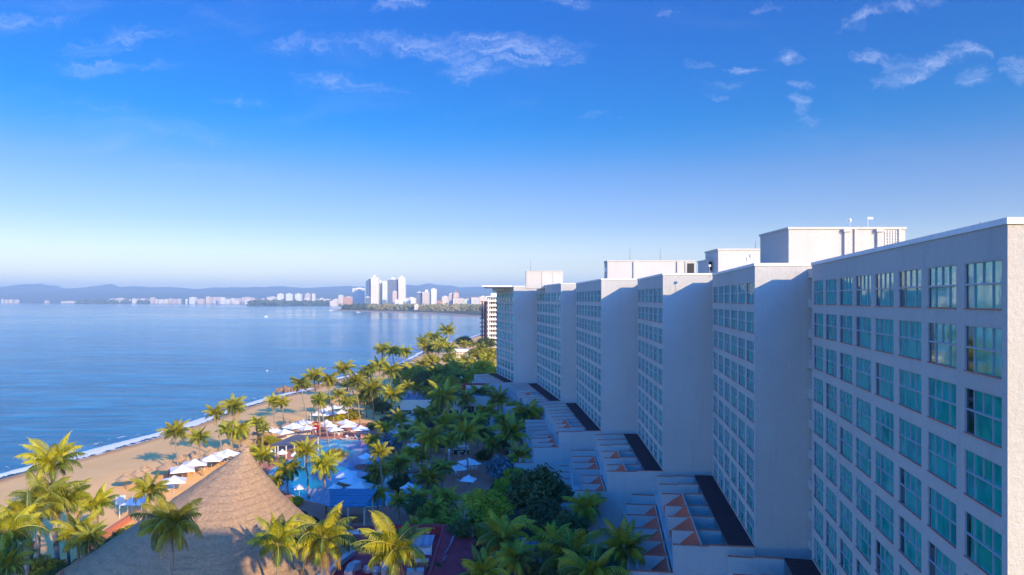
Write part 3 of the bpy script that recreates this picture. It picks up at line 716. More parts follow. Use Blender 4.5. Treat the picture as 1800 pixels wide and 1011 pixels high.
PALMS = [
 # foreground left
 (92,806,92,112,'s','tallest sunlit palm at the left edge, crown rising over the surf',None,0,True),
 (75,868,88,118,'m','dense bushy palm just below the tallest one at the left edge',None,3,True),
 (118,872,91,92,'m','palm leaning inward on the right of the dense left-hand palm clump',None,1,False),
 (48,898,84,96,'s','yellow-green palm between the dense clump and the left picture border',None,2,True),
 (12,925,80,130,'s','large palm cut off by the left picture border',None,3,False),
 (14,985,76,100,'m','low palm in the bottom left corner',None,0,False),
 (170,882,93,78,'s','slim feathery palm standing alone before the sand, left of the thatched roof',None,0,False),
 (137,930,86,96,'s','bright yellow palm in front of the hedge beside the big thatched roof',None,2,False),
 (158,940,84,70,'m','small palm tucked behind the bright yellow one near the hedge',None,1,False),
 (262,858,104,78,'s','yellow-green palm peeking over the upper left slope of the big thatched roof',None,2,False),
 (302,912,70,128,'g','dark shaded palm in front of the left slope of the big thatched roof',298,1,False),
 (488,945,72,116,'g','palm in front of the right foot of the big thatched roof',490,0,False),  # greener frond kind paints in this palm's partial shade
 (566,935,75,140,'g','large shaggy palm between the thatched roof and the yellow palm',560,3,False),  # frond colour carries the partial shade here as well
 (462,800,135,52,'s','palm behind the peak of the big thatched roof',455,0,False),
 (850,1000,66,112,'s','glowing yellow palm rising from the bottom edge beside the red roof',None,2,False),
 (885,935,82,112,'g','drooping olive palm right of the red roofs',None,3,False),
 (908,975,76,90,'g','lower olive palm overlapping the blue louvred canopy',None,1,False),
 (968,945,86,92,'g','dark palm directly below the round dark tree',None,2,False),
 (1003,965,78,140,'g','broad dark palm spreading at the bottom in front of the terraces',None,3,False),
 (1040,1000,70,130,'g','dark palm with arching fronds cut by the bottom edge',None,1,False),
 (1098,958,75,112,'g','spiky dark palm against the terrace partitions',None,0,False),
 (1030,888,96,86,'g','upright dark palm right of the round dark tree',None,2,False),
 # beach row
 (308,757,None,56,'s','leaning beach palm above the white umbrellas, nearest to the surf line',(316,838),0,False),
 (349,766,None,50,'s','short beach palm beside the thatched beach shelters',(358,835),2,False),
 (379,724,None,44,'s','thin tall beach palm left of the crowded trio of crowns',(394,812),0,False),
 (412,711,None,52,'s','highest crown of the crowded beach trio',(404,800),1,False),
 (418,752,None,58,'s','lower broad crown of the crowded beach trio',(424,796),3,False),
 (398,754,None,44,'m','left hand lower crown of the crowded beach trio',(412,800),2,False),
 (452,742,None,36,'s','small beach palm standing between the trio and the open sand',(449,781),0,False),
 (463,752,None,32,'m','small palm right behind the hedge by the dark pool roof',(459,786),2,False),
 (481,703,None,36,'s','left one of the twin palms on the open sand',(484,757),1,False),
 (496,707,None,34,'s','right one of the twin palms on the open sand',(501,757),0,False),
 (529,672,None,44,'m','palm by the rock spit, leftmost of the three tall ones',(543,748),1,False),
 (553,660,None,44,'s','tall palm right in front of the rocks, middle of three',(557,742),0,False),
 (577,664,None,42,'s','tall palm right of the rocks, rightmost of three',(587,746),3,False),
 (562,702,None,42,'s','green-headed palm with long leaning trunk over the pool umbrellas',(577,778),2,False),
 (559,698,None,30,'m','slim palm behind the long leaning trunk',(563,768),1,False),
 (605,647,None,44,'s','tall curved palm crowning the left of the shore grove',(622,698),0,False),
 (626,668,None,50,'s','yellow palm in the shore grove with a straight pale trunk',(634,746),2,False),
 (654,682,None,58,'s','broad bright palm with twin looking trunk in front of the brown path',(657,737),0,False),
 (641,690,None,40,'m','shaded palm just left of the broad bright palm',(645,734),1,False),
 (610,705,None,40,'s','low orange-tinted palm above the small beach umbrellas',(612,753),2,False),
 (596,690,None,30,'g','low dark palm on the sand behind the small beach umbrellas',(598,716),1,False),
 (672,613,None,36,'s','left palm of the trio standing against the bright water reflections',(676,690),0,False),
 (690,614,None,34,'m','middle palm of the trio standing against the bright water reflections',(697,690),1,False),
 (711,616,None,34,'g','dark lone palm with level fronds beside the curving beach',(711,668),3,False),
 (667,640,None,44,'s','palm crown below the water-side trio, left of a pair',(671,702),2,False),
 (686,650,None,46,'s','palm crown below the water-side trio, right of a pair',(688,714),0,False),
 (650,647,None,36,'m','grove palm left of the pair below the water-side trio',(655,705),1,False),
 (640,655,None,34,'m','grove palm behind the curved tall one',(645,705),3,False),
 (690,692,None,52,'s','spreading yellow palm left of the cream building',(692,750),0,False),
 (716,676,None,28,'s','small yellow-tipped palm in front of the violet metal roof, left one',(723,745),2,False),
 (734,680,None,34,'s','drooping yellow palm in front of the violet metal roof, right one',(741,748),3,False),
 # clump at the curve of the beach
 (744,600,380,36,'m','outermost left crown of the tall clump by the curving beach',746,0,False),
 (752,610,360,36,'s','low left crown of the tall clump by the curving beach',754,1,False),
 (763,590,385,38,'m','second highest crown of the tall clump by the curving beach',767,3,False),
 (787,580,390,38,'m','highest crown of the tall clump by the curving beach',785,0,False),
 (778,602,375,34,'s','crown in the middle of the tall clump by the curving beach',779,2,False),
 (770,608,355,30,'s','lowest crown of the tall clump by the curving beach',771,1,False),
 (790,612,345,34,'s','right crown of the tall clump beside the white beach pavilion',791,0,False),
 (815,604,440,22,'s','small palm behind the white beach pavilion',815,1,False),
 (830,604,430,20,'s','small lone palm right of the white beach pavilion',830,2,False),
 (845,610,400,26,'m','small palm under the concrete frame building',846,0,False),
 (800,640,290,40,'m','grove palm nearest the white beach pavilion',None,1,False),
 (818,632,300,38,'s','sunlit grove palm under the white beach pavilion',None,2,False),
 (836,640,290,38,'s','sunlit palm in the middle of the grove by the far tower',None,0,False),
 (855,628,300,36,'s','sunlit grove palm below the white balconied building',None,3,False),
 (862,648,275,40,'s','sunlit palm touching the foot of the farthest tower',None,1,False),
 (826,656,262,42,'m','lower grove palm left of the farthest tower',None,0,False),
 (845,664,252,42,'m','lowest grove palm above the farthest terrace',None,2,False),
 (806,660,258,42,'m','grove palm over the left end of the red edged roof',None,3,False),
 (780,648,270,42,'m','half shaded grove palm above the cream building',None,1,False),
 (764,652,262,38,'g','dark grove palm left of the half shaded one above the cream building',None,2,False),
 (742,640,300,34,'g','dark palm at the left end of the grove by the curving beach',None,0,False),
 (872,668,232,34,'s','small palm right beside the farthest terrace',None,0,False),
 # shaded middle
 (781,690,None,76,'g','big dark palm in front of the cream building',(778,772),3,False),
 (843,688,None,50,'g','dark palm before the right metal roof of the cream building',(846,742),1,False),
 (875,700,None,56,'g','dark palm near the terrace foot, left of the highest terrace palm',(879,760),0,False),
 (858,722,None,52,'g','lower dark palm between the cream building and the terraces',(860,775),2,False),
 (928,722,None,66,'g','arching palm standing against the white terraces',(932,792),1,False),
 (898,757,None,84,'m','large palm with straight pale trunk between the paving and the terraces',(901,832),0,False),
 (938,770,None,56,'g','dark bushy palm low against the terraces',(941,802),3,False),
 (703,735,None,46,'g','palm in front of the cream building windows',(708,778),0,False),
 (676,750,None,44,'g','dark palm behind the right end of the pool',(680,782),2,False),
 (745,725,None,48,'g','dark palm behind the shaded white umbrellas',(748,775),1,False),
 (768,715,None,44,'g','dark palm right behind the shaded middle cluster',(771,765),3,False),
 (757,765,None,76,'g','tall olive palm over the shaded loungers',(758,850),1,False),
 (782,745,None,62,'g','olive palm right of the tall one over the shaded loungers',(784,812),0,False),
 (818,758,None,72,'m','palm with double dark trunk in front of the pair of grey-white umbrellas',(824,852),2,False),
 (806,735,None,54,'g','olive palm behind the double trunk palm',(808,800),3,False),
 (838,738,None,52,'g','palm over the lamp post on the paving',(840,790),1,False),
 (668,792,None,48,'s','bright yellow crown catching the sun beside the pool steps',(673,892),0,False),
 (667,822,None,60,'g','dark drooping palm beneath the bright yellow crown by the pool',(676,880),3,False),
 (700,812,None,62,'g','dark palm on the pool island, right of the bright yellow crown',(696,868),1,False),
 (722,795,None,48,'g','dark palm behind the covered loungers right of the pool',(727,850),2,False),
 (752,838,None,70,'g','dark green palm low beside the pool end',(748,900),0,False),
 (732,870,None,56,'g','fine-leaved dark palm in the shade right of the blue pavilion',(735,915),3,False),
 (664,866,None,44,'g','small dark palm at the right corner of the blue pavilion roof',(664,905),2,False),
 (766,888,None,50,'g','reddish olive palm in the planting right of the blue pavilion',(764,935),1,False),
 # pool side
 (538,790,None,58,'s','yellow palm left of two before the pool, with pale trunk',(541,878),0,False),
 (570,812,None,66,'s','yellow palm right of two before the pool, with dark trunk',(572,905),1,False),
 (506,820,None,62,'s','broad yellow palm at the near left edge of the pool',(504,870),3,False),
 (486,842,None,44,'s','low yellow palm hugging the right slope of the thatched roof',(484,872),2,False),
 (712,762,None,44,'g','olive palm left of the silver-blue fan palm bush',(714,806),1,False),
 (733,752,None,42,'g','olive palm above the shaded path umbrellas',(735,796),0,False),
 (796,772,None,52,'g','low olive palm between the bar counter and the striped loungers',(797,818),2,False),
 (850,758,None,50,'g','olive palm right of the lamp post on the paving',(852,806),1,False),
 (868,775,None,54,'m','olive palm left of the large straight trunked palm',(870,830),3,False),
 (915,800,None,56,'g','dark palm behind the round dark tree crown',(917,850),0,False),
 (742,800,None,46,'g','olive palm rising among the towel covered loungers',(744,845),2,False),
 (775,820,None,56,'g','olive palm over the path, left of the lower grey-white umbrella',(777,872),1,False),
 (700,880,None,50,'g','dark palm at the near end of the pool, beside the blue pavilion',(702,925),0,False),
 (735,925,None,60,'g','olive palm in front of the crimson folded umbrella',(737,975),3,False),
 (785,875,None,62,'m','olive palm left of the yellow-green tree',(787,925),2,False),
 (820,700,None,48,'g','olive palm in front of the right metal roof',(822,752),0,False),
 (760,690,None,46,'g','olive palm in front of the left metal roof',(762,745),1,False),
 (885,735,None,46,'g','olive palm before the terrace steps',(887,782),3,False),
 (905,715,None,44,'g','slender olive palm close to the terraces, left of the arching one',(907,765),2,False),
 (655,772,None,40,'g','olive palm standing over the terracotta pool wall',(657,800),1,False),
 (450,790,None,40,'m','small palm immediately left of the dark pool roof',(452,830),1,False),
]
for (cx, cy, Y, w, kind, lab, base, var, royal) in PALMS:
    if Y is None: Y = by(base[1]); bx = base[0]
    else: bx = base
    grp = 'palms of the hotel grounds and beach'
    palm(cx, cy, Y, w, kind, lab, bx, var, royal, grp)
# the yellow wind-blown palm in front, with its long fronds streaming to the left
palm(690, 955, 71, 150, 'y', 'bright yellow wind-blown palm with fronds streaming left over the red roof terrace', 708, 0, True, 'palms of the hotel grounds and beach')

# broadleaf trees and shrubs
def leaf_mesh(name, m, seed, n=2600, lf=.28, clumps=26, flat=.8, inner=.45):
    """unit crown, radius about 1, centre at origin"""
    rnd = random.Random(seed); b = MB(); cs = []
    for i in range(clumps):
        z = 1-2*(i+.5)/clumps; a = i*2.39996+rnd.uniform(-.3, .3); r = math.sqrt(max(0, 1-z*z)); q = rnd.uniform(.55, .85)
        cs.append((Vector((math.cos(a)*r*q, math.sin(a)*r*q, max(z, -.55)*q*flat)), rnd.uniform(.2, .38)))
    for i in range(n):
        c, rr = cs[rnd.randrange(clumps)]
        v = Vector((rnd.gauss(0, 1), rnd.gauss(0, 1), rnd.gauss(0, 1))).normalized(); p = c+v*rr*rnd.uniform(inner, 1.05)
        nrm = (v+Vector((rnd.uniform(-.7, .7), rnd.uniform(-.7, .7), rnd.uniform(-.2, .9)))).normalized()
        a = nrm.orthogonal().normalized(); a = Matrix.Rotation(rnd.uniform(0, 6.28), 3, nrm) @ a; c2 = nrm.cross(a); s = lf*rnd.uniform(.12, .26)
        b.add([p-a*s, p+c2*s*.5, p+a*s*1.2, p-c2*s*.5], [(0, 1, 2, 3)])
    return b.mesh(name, m)
LM = {'dk': [leaf_mesh('crown', M['leaf_dk'], i, 5200, .30, 34) for i in (1, 2)],
      'md': [leaf_mesh('crown', M['leaf_md'], i, 3000, .42, 24) for i in (3, 4, 5)],
      'yl': [leaf_mesh('crown', M['leaf_yl'], i, 6000, .26, 30, .7) for i in (6, 7)],
      'or': [leaf_mesh('crown', M['leaf_or'], 8, 1800, .4, 18, .7)],
      'bl': [leaf_mesh('crown', M['leaf_bl'], 9, 1800, .5, 20, .8)]}
def tree(X, Y, zc, rx, rz, kind, label, name='broadleaf_tree', cat='tree', group=None, seed=0):
    rnd = random.Random(seed*13+int(X*10)); z0 = gz(sdist(Vector((X, Y))))-.1
    th = thing(name, (X, Y, z0), label, cat, group)
    H = max(.3, zc-z0)
    tb = MB(); r = min(.45, rx*.07)
    tb.tube([(0, 0, 0), (.05*rx, 0, H*.5), (0, .04*rx, H)], [r*1.3, r, r*.7], 7)
    for k in range(6):
        a = k*1.05+rnd.random(); e = Vector((math.cos(a)*rx*.65, math.sin(a)*rx*.65, H+rz*rnd.uniform(-.1, .55)))
        s = Vector((.03*rx, .02*rx, H*rnd.uniform(.45, .8))); tb.tube([s, s.lerp(e, .5)+Vector((0, 0, rz*.12)), e], [r*.6, r*.4, r*.12], 5)
    tb.build('trunk', M['barkd'], th, local=True)
    ms = LM[kind]; inst('crown', ms[seed % len(ms)], th, (0, 0, H), (0, 0, rnd.uniform(0, 6.28)), (rx, rx, rz))
    return th
p = D(948, 868, 106); tree(p.x, 106, 6.2, 5.2, 5.0, 'dk', 'round dark green tree standing against the foot of the terraces', seed=0)
p = D(850, 880, 104); tree(p.x, 104, 4.2, 4.6, 3.8, 'yl', 'rounded yellow-green tree left of the round dark tree', seed=0)
p = D(822, 900, 100); tree(p.x, 100, 3.0, 3.6, 3.2, 'md', 'olive shrubby tree below the yellow-green tree', seed=1)
p = D(790, 905, 101); tree(p.x, 101, 2.6, 3.0, 3.0, 'md', 'olive shrubby tree behind the red roof ridge', seed=2)
p = D(690, 775, 160); tree(p.x, 160, 2.6, 3.3, 3.2, 'bl', 'silver-blue fan palm bush behind the shaded end of the pool', 'fan_palm_bush', 'bush', seed=0)
p = D(880, 812, 134); tree(p.x, 134, 3.0, 3.6, 3.6, 'bl', 'blue-grey bush at the edge of the terracotta paving', 'fan_palm_bush', 'bush', seed=1)
TR = [(722,662,255,4.5,3.6,'md','dark tree mass left of the cream building'),(750,668,245,5,4,'dk','dark tree right behind the cream building'),
 (772,672,240,4.5,3.6,'md','olive tree in the grove with sunlit orange tips'),(705,655,275,4.5,3.4,'dk','dark tree bordering the curving beach'),
 (790,672,240,4,3.5,'yl','olive tree close behind the violet roofs'),(735,655,290,5,3.5,'md','olive tree behind the dark tree mass'),
 (838,680,232,4.2,3.6,'yl','olive tree below the grove palms near the last terrace'),(858,684,226,3.6,3.2,'yl','olive tree tucked under the last terrace wall'),
 (815,600,470,7,4.5,'dk','flat dark tree behind the white beach pavilion'),(853,603,430,7,4.5,'dk','dark tree at the foot of the concrete frame'),
 (840,620,350,6,4,'md','sunlit tree beneath the white balconied building'),(866,622,330,5,4,'md','sunlit tree beneath the white balconied building, hard by the farthest tower'),
 (820,645,310,5,4,'yl','bright tree in the middle of the shore grove'),(790,630,330,4.5,3.6,'md','tree at the foot of the tall palm clump'),(758,632,330,4.5,3.2,'md','tree left of the foot of the tall palm clump'),
 (850,645,270,5,4.2,'yl','bright tree left of the farthest tower'),(868,655,262,4,3.6,'yl','bright tree touching the farthest tower base'),(805,652,285,4.8,3.8,'md','olive tree in the centre of the shore grove'),
 (835,662,255,4.5,3.6,'yl','bright low tree before the farthest terrace'),(632,700,235,3.5,2.6,'md','low tree among the shore palms'),(655,705,225,3.6,2.6,'dk','dark low tree beside the brown path'),
 (672,715,215,3.4,2.6,'dk','dark low tree near the cream building corner'),(615,735,205,3.8,2.4,'md','rounded shrub tree above the pool umbrellas'),(590,735,203,3.6,2.2,'yl','bright fluffy shrub behind the pool umbrellas'),
 (905,790,152,3.6,3.2,'dk','dark tree behind the large pale trunked palm'),(925,812,140,3.4,3.4,'dk','dark tree above the round dark tree'),(876,778,160,3.4,3,'dk','dark tree on the far side of the paving'),
 (905,838,125,3.2,3.0,'md','olive tree left above the round dark tree'),(862,790,150,2.6,2.2,'dk','dark clipped tree beside the paving'),(885,855,118,2.8,2.8,'yl','yellowish shrub tree between the round dark and yellow-green trees'),
 (890,740,190,4,3.6,'dk','dark tree by the steps under the terraces'),(830,735,185,3.6,3,'dk','dark tree in front of the cream building entrance'),(800,765,165,3.2,2.6,'dk','dark tree behind the shaded umbrellas'),
 (770,780,160,3,2.2,'dk','dark bush tree over the shaded loungers'),(700,850,126,2.8,2.4,'dk','dark planting on the pool island'),(735,890,108,3.0,2.8,'dk','dark shrub tree right of the blue pavilion'),
 (752,905,104,2.6,2.6,'md','olive shrub tree beside the path to the pool'),(775,870,112,2.8,2.4,'md','olive shrub tree by the terracotta path'),(810,930,92,2.6,2.2,'dk','dark shrub behind the red ridge, near the bare branches'),
 (960,905,98,3.2,2.8,'dk','dark understorey tree below the round dark tree'),(1000,930,92,3.0,2.8,'dk','dark understorey tree among the lower right palms'),(930,1000,80,3.0,2.2,'dk','dark shrub below the blue louvred canopy'),
 (980,1010,77,3.4,2.4,'dk','dark shrub at the bottom under the broad palm'),(870,985,84,2.8,2.4,'dk','dark shrub beside the crimson sloped roof'),(765,1000,80,1.4,1.4,'dk','small round bush standing on the red roof terrace corner')]
for i, (x, y, Y, rx, rz, k, lab) in enumerate(TR):
    if 695 < x < 935 and y > 715: rx *= .72; rz *= .75
    q = D(x, y, Y); tree(q.x, Y, max(q.z, rz*.55), rx, rz, k, lab, group='trees of the hotel grounds', seed=i)
SHR = [(590,800,None,2.9,2.2,'or','orange-yellow croton bush on the small pool island'),(470,772,None,2.6,1.3,'yl','sunlit hedge bush left of the dark pool roof'),(484,776,None,2.2,1.2,'yl','sunlit bush at the tip of the dark pool roof'),
 (215,905,97,2.0,1.3,'dk','hedge bush at the left eave of the big thatched roof'),(232,898,100,1.8,1.2,'md','flowering hedge bush by the white tent'),(200,920,94,2.0,1.3,'dk','lower hedge bush along the big thatched roof'),(180,940,90,2.2,1.4,'dk','hedge bush behind the bright yellow palm'),
 (45,990,88,2.2,1.6,'dk','dark bush at the bottom left corner'),(75,1000,86,2.6,1.7,'md','green bush at the bottom left'),(110,1005,84,2.0,1.3,'dk','dark bush left of the thatched roof foot'),(140,985,86,1.8,1.3,'dk','dark bush under the yellow palms at bottom left'),
 (655,838,128,2.2,1.6,'dk','dark bush on the pool island next to the palms'),(705,838,128,2.0,1.6,'dk','dark bush at the right end of the pool island'),(840,765,None,1.8,1.1,'dk','clipped bush below the cream building, right one'),(735,752,None,2.2,1.1,'dk','clipped hedge below the cream building windows'),
 (712,752,None,2.2,1.1,'dk','clipped hedge left of the cream building windows'),(655,748,None,2.0,1.2,'dk','dark bush right of the far pool umbrellas'),(850,800,None,2.0,1.4,'dk','bush beside the lamp post paving'),(578,700,None,2.6,1.3,'yl','bright scrub on the sand by the rocks'),
 (610,676,None,3.4,1.6,'md','scrub behind the tall curved palm'),(520,880,None,1.6,1.1,'yl','bright bush at the right eave of the thatched roof'),(790,950,88,1.8,1.3,'dk','dark bush behind the red roof ridge')]
for i, (x, y, Y, rx, rz, k, lab) in enumerate(SHR):
    if Y is None: Y = by(y+8)
    q = D(x, y, Y); tree(q.x, Y, max(.4, min(q.z, 2.2)), rx, rz, k, lab, 'shrub', 'bush', 'shrubs of the hotel grounds', seed=i)
# ================================================================ pool and paving
def sheet(name, pts, z, m, label, kind='structure', cat=None, thick=.3, rim=None):
    bm = bmesh.new(); vs = [bm.verts.new((p[0], p[1], z)) for p in pts]; lo = [bm.verts.new((p[0], p[1], z-thick)) for p in pts]
    f = bm.faces.new(vs); n = len(vs)
    for i in range(n): bm.faces.new((vs[i], lo[i], lo[(i+1) % n], vs[(i+1) % n]))
    bmesh.ops.triangulate(bm, faces=[f]); bmesh.ops.recalc_face_normals(bm, faces=bm.faces)
    me = bpy.data.meshes.new(name); bm.to_mesh(me); bm.free(); me.materials.append(m)
    o = inst(name, me); return tag(o, label, cat, kind=kind)
def smooth_loop(pts, it=2):
    for _ in range(it):
        q = []
        for i in range(len(pts)):
            a = Vector(pts[i]); c = Vector(pts[(i+1) % len(pts)]); q += [a.lerp(c, .25), a.lerp(c, .75)]
        pts = q
    return pts
deck_px = [(468,772),(505,764),(560,752),(640,744),(700,752),(760,752),(850,748),(895,770),(905,800),(880,835),(850,870),(800,930),(760,990),(700,1011),(600,1011),(560,960),(540,900),(480,880),(455,840),(455,800)]
sheet('paving', [G(x, y).xy for x, y in deck_px], .06, M['deck'], 'terracotta paving round the pool', cat='paving')
pool_px = [(472,828),(505,812),(538,800),(548,787),(545,778),(559,772.5),(612,774),(660,775.6),(673,783),(664,798),(672,814),(668,826),(700,832),(735,836),(738,855),(732,880),(700,887),(640,892),(560,886),(505,868),(478,848)]
pp = smooth_loop([G(x, y).xy for x, y in pool_px])
sheet('pool_edge', [tuple(p) for p in smooth_loop([((Vector(p)-Vector((-30, 140)))*1.022+Vector((-30, 140))) for p in [G(x, y).xy for x, y in pool_px]])], .1, M['cream'], 'pale stone rim of the pool', cat='pool')
sheet('pool_water', [tuple(p) for p in pp], .112, M['pool'], 'winding blue swimming pool', cat='pool')
def blob(px, z, m, name, label, cat, th=.5):
    sheet(name, [tuple(p) for p in smooth_loop([G(x, y).xy for x, y in px])], z, m, label, None, cat, th)
blob([(572,806),(600,804),(612,808),(604,814),(580,814)], .45, M['cream'], 'pool_island', 'small curbed island in the pool under the orange-yellow bush', 'pool island')
blob([(617,823),(640,818),(680,820),(735,826),(738,834),(680,832),(640,829)], .4, M['islandtile'], 'pool_bridge', 'red brick walkway crossing the pool', 'walkway')
blob([(668,842),(705,838),(712,852),(700,866),(672,862),(660,850)], .45, M['cream'], 'pool_island', 'larger planted island at the near right end of the pool', 'pool island')
blob([(590,853),(602,848),(625,850),(628,856),(600,858)], .5, M['rock'], 'pool_rocks', 'flat brown rocks in the pool below the pale umbrellas', 'rocks')
# low terracotta wall behind the pool
def wallseg(name, a, c, h, th, m, label, z=0.06, y=None):
    a = Vector(a[:2]); c = Vector(c[:2]); u = (c-a); L = u.length; u.normalize(); w = Vector((-u.y, u.x)); b = MB()
    b.obox(a, u, w, 0, L, -th/2, th/2, z, z+h); b.obox(a, u, w, -.05, L+.05, -th/2-.06, th/2+.06, z+h+.001, z+h+.1)
    return tag(b.build(name, m), label, 'wall')
wallseg('low_wall', G(634, 775), G(668, 773), 1.6, .4, M['deck'], 'terracotta garden wall behind the far edge of the pool')
wallseg('low_wall', G(664, 761), G(735, 763), .8, .4, M['cream'], 'pale low wall running in front of the cream building')
wallseg('low_wall', G(455, 780), G(545, 764), .7, .4, M['cream'], 'pale wall between the beach umbrellas and the dark pool roof')
wallseg('low_wall', G(150, 968), G(230, 915), .9, .35, M['deck'], 'low brown wall along the hedge left of the thatched roof')
wallseg('low_wall', G(0, 985), G(70, 960), .8, .35, M['rock'], 'low dark beach wall at the bottom left corner')

# ================================================================ umbrellas, shelters, furniture
def umb_mesh(sides, wob, seed):
    rnd = random.Random(seed); b = MB(); n = sides; m = 4; ring = []
    apex = (0, 0, .62)
    pts = []
    for i in range(n*m):
        a = 2*math.pi*i/(n*m)+math.pi/n; k = (i % m)/m; rr = math.cos(math.pi/n)/math.cos(((a-math.pi/n) % (2*math.pi/n))-math.pi/n) if False else 1
        c0 = 2*math.pi*(i//m)/n+math.pi/n; c1 = c0+2*math.pi/n
        p = Vector((math.cos(c0), math.sin(c0))).lerp(Vector((math.cos(c1), math.sin(c1))), k); pts.append(p)
    N = len(pts); vs = [apex]
    for f_, z in ((.45, .30), (1, -.02)):
        for i, p in enumerate(pts):
            k = (i % m)/m; sag = .07*math.sin(math.pi*k); vs.append((p.x*f_*(1-sag*.5), p.y*f_*(1-sag*.5), z-sag*(1-f_*.3)*.6))
    for i, p in enumerate(pts): vs.append((p.x*1.0, p.y*1.0, -.16))
    fs = [(0, 1+i, 1+(i+1) % N) for i in range(N)]
    for r in (0, 1): fs += [(1+r*N+i, 1+(r+1)*N+i, 1+(r+1)*N+(i+1) % N, 1+r*N+(i+1) % N) for i in range(N)]
    b.add(vs, fs)
    # small vent cap
    vs = [(0, 0, .72)]+[(p.x*.22, p.y*.22, .53) for p in pts]; b.add(vs, [(0, 1+i, 1+(i+1) % N) for i in range(N)])
    return b.mesh('canopy', M['canvas'])
UM = [umb_mesh(4, 0, 1), umb_mesh(6, 0, 2)]
pm = MB(); pm.tube([(0, 0, -2.45), (0, 0, .7)], [.04, .04], 6); pm.box(-.35, -.35, -2.45, .35, .35, -2.35); PM = pm.mesh('pole', M['pole'])
def umbrella(cx, cy, w, label, kind=0, rz=None):
    Y = (HC-2.5)*F/(cy-YH); X = (cx-900)/F*Y; r = w/2*Y/F*(1.3 if kind == 0 else 1.1); z0 = gz(sdist(Vector((X, Y))))
    rnd = random.Random(int(cx*5+cy)); rz = rnd.uniform(0, 1.5) if rz is None else rz
    th = thing('parasol', (X, Y, z0+.1), label, 'umbrella', 'white umbrellas on the beach and round the pool')
    c = inst('canopy', UM[kind], th, (0, 0, 2.45), (rnd.uniform(-.04, .04), rnd.uniform(-.04, .04), rz), (r, r, 1+.1*r))
    inst('pole', PM, th, (0, 0, 2.45))
    return th
UMB = [(477,757,20,'leftmost white umbrella of the row behind the dark pool roof'),(487,758.5,18,'small white umbrella, second from the left behind the dark pool roof'),(500,760,27,'white umbrella tilted low, third from the left behind the dark pool roof'),
 (514.6,750,28,'large white umbrella on the sand side of the row behind the dark pool roof'),(539,752.7,27,'white umbrella left of the red flags by the pool'),(534,743,24,'white umbrella standing behind the one left of the red flags'),
 (524,745,20,'white umbrella on the sand next to the flagpole'),(578.5,748,24,'greyish umbrella right of the red flags'),(588,755,26,'white umbrella over the tables by the far pool edge'),(574,743,20,'small cream umbrella behind the greyish one'),
 (613,748,30,'brightest white umbrella in front of the far pool tables'),(608,743,26,'white umbrella half hidden behind the brightest one'),(634,754,30,'lavender-white umbrella above the terracotta pool wall'),
 (673.5,776,22,'shaded umbrella at the far right corner of the pool'),(678,761,16,'small shaded umbrella by the cream building hedge, left one'),(692,760,20,'small shaded umbrella by the cream building hedge, right one'),
 (713,769,20,'shaded umbrella behind the silver-blue bush'),(724,773,22,'shaded umbrella on the path, upper one right of the silver-blue bush'),(726,783,26,'shaded umbrella on the path, lower one right of the silver-blue bush'),
 (644,803,24,'pale umbrella standing by the pool water left of the bright yellow crown'),(609.6,834,38,'large lavender umbrella, uppermost of the three over the pool'),(620,845,38,'large lavender umbrella, middle of the three over the pool'),
 (635,854,42,'large lavender umbrella, lowest of the three over the pool'),(588,858,22,'sliver of umbrella showing behind the blue pavilion roof'),(718,856,24,'pale umbrella at the right end of the pool'),
 (526,857,20,'white umbrella peeking over the thatched roof edge by the pool'),(809.4,783,27,'shaded umbrella over the glass bar counter'),(825,813,34,'upper one of the pair of grey-white umbrellas on the paving'),(804.5,823,34,'lower one of the pair of grey-white umbrellas on the paving'),
 (823,843,27,'shaded umbrella beneath the pair, partly behind the yellow-green tree'),(784,765,16,'small shaded umbrella between the dark palms'),(757,775,18,'shaded umbrella over the striped loungers'),
 (740,843,16,'shaded umbrella low among the dark palms'),(766,842,14,'small shaded umbrella low among the dark palms, farther right'),
 (320.6,825,42,'white beach umbrella beneath the leaning beach palm'),(342,815,42,'white beach umbrella, third of the bright row beside the thatched roof'),(372,807,42,'white beach umbrella, fourth of the bright row beside the thatched roof'),
 (385,802,30,'white beach umbrella squeezed between two larger ones of the bright row'),(400,797,38,'white beach umbrella, farthest of the bright row beside the thatched roof'),(306,845,42,'white beach umbrella, nearest of the bright row beside the thatched roof'),
 (558,729,16,'small beach umbrella, leftmost of the far cluster'),(566,723,18,'small beach umbrella of the far cluster, above the leftmost'),(577,719,17,'small beach umbrella, uppermost left of the far cluster'),
 (588,717,16,'small beach umbrella in the top of the far cluster'),(600,716,16,'small beach umbrella, topmost right of the far cluster'),(612,719,18,'small beach umbrella at the right end of the far cluster'),
 (600,725,20,'white beach umbrella, largest of the far cluster'),(586,727,17,'small beach umbrella in the middle of the far cluster'),(575,729,16,'small beach umbrella at the bottom of the far cluster'),
 (496,796,17,'round cream umbrella by the kiddie end of the pool, right one'),(470,794,18,'cream umbrella by the kiddie end of the pool, left one'),(518,800,14,'cream umbrella hidden behind the two yellow pool palms')]
for i, (x, y, w, lab) in enumerate(UMB): umbrella(x, y, w, lab, 1 if 'round' in lab or 'cream' in lab else 0)

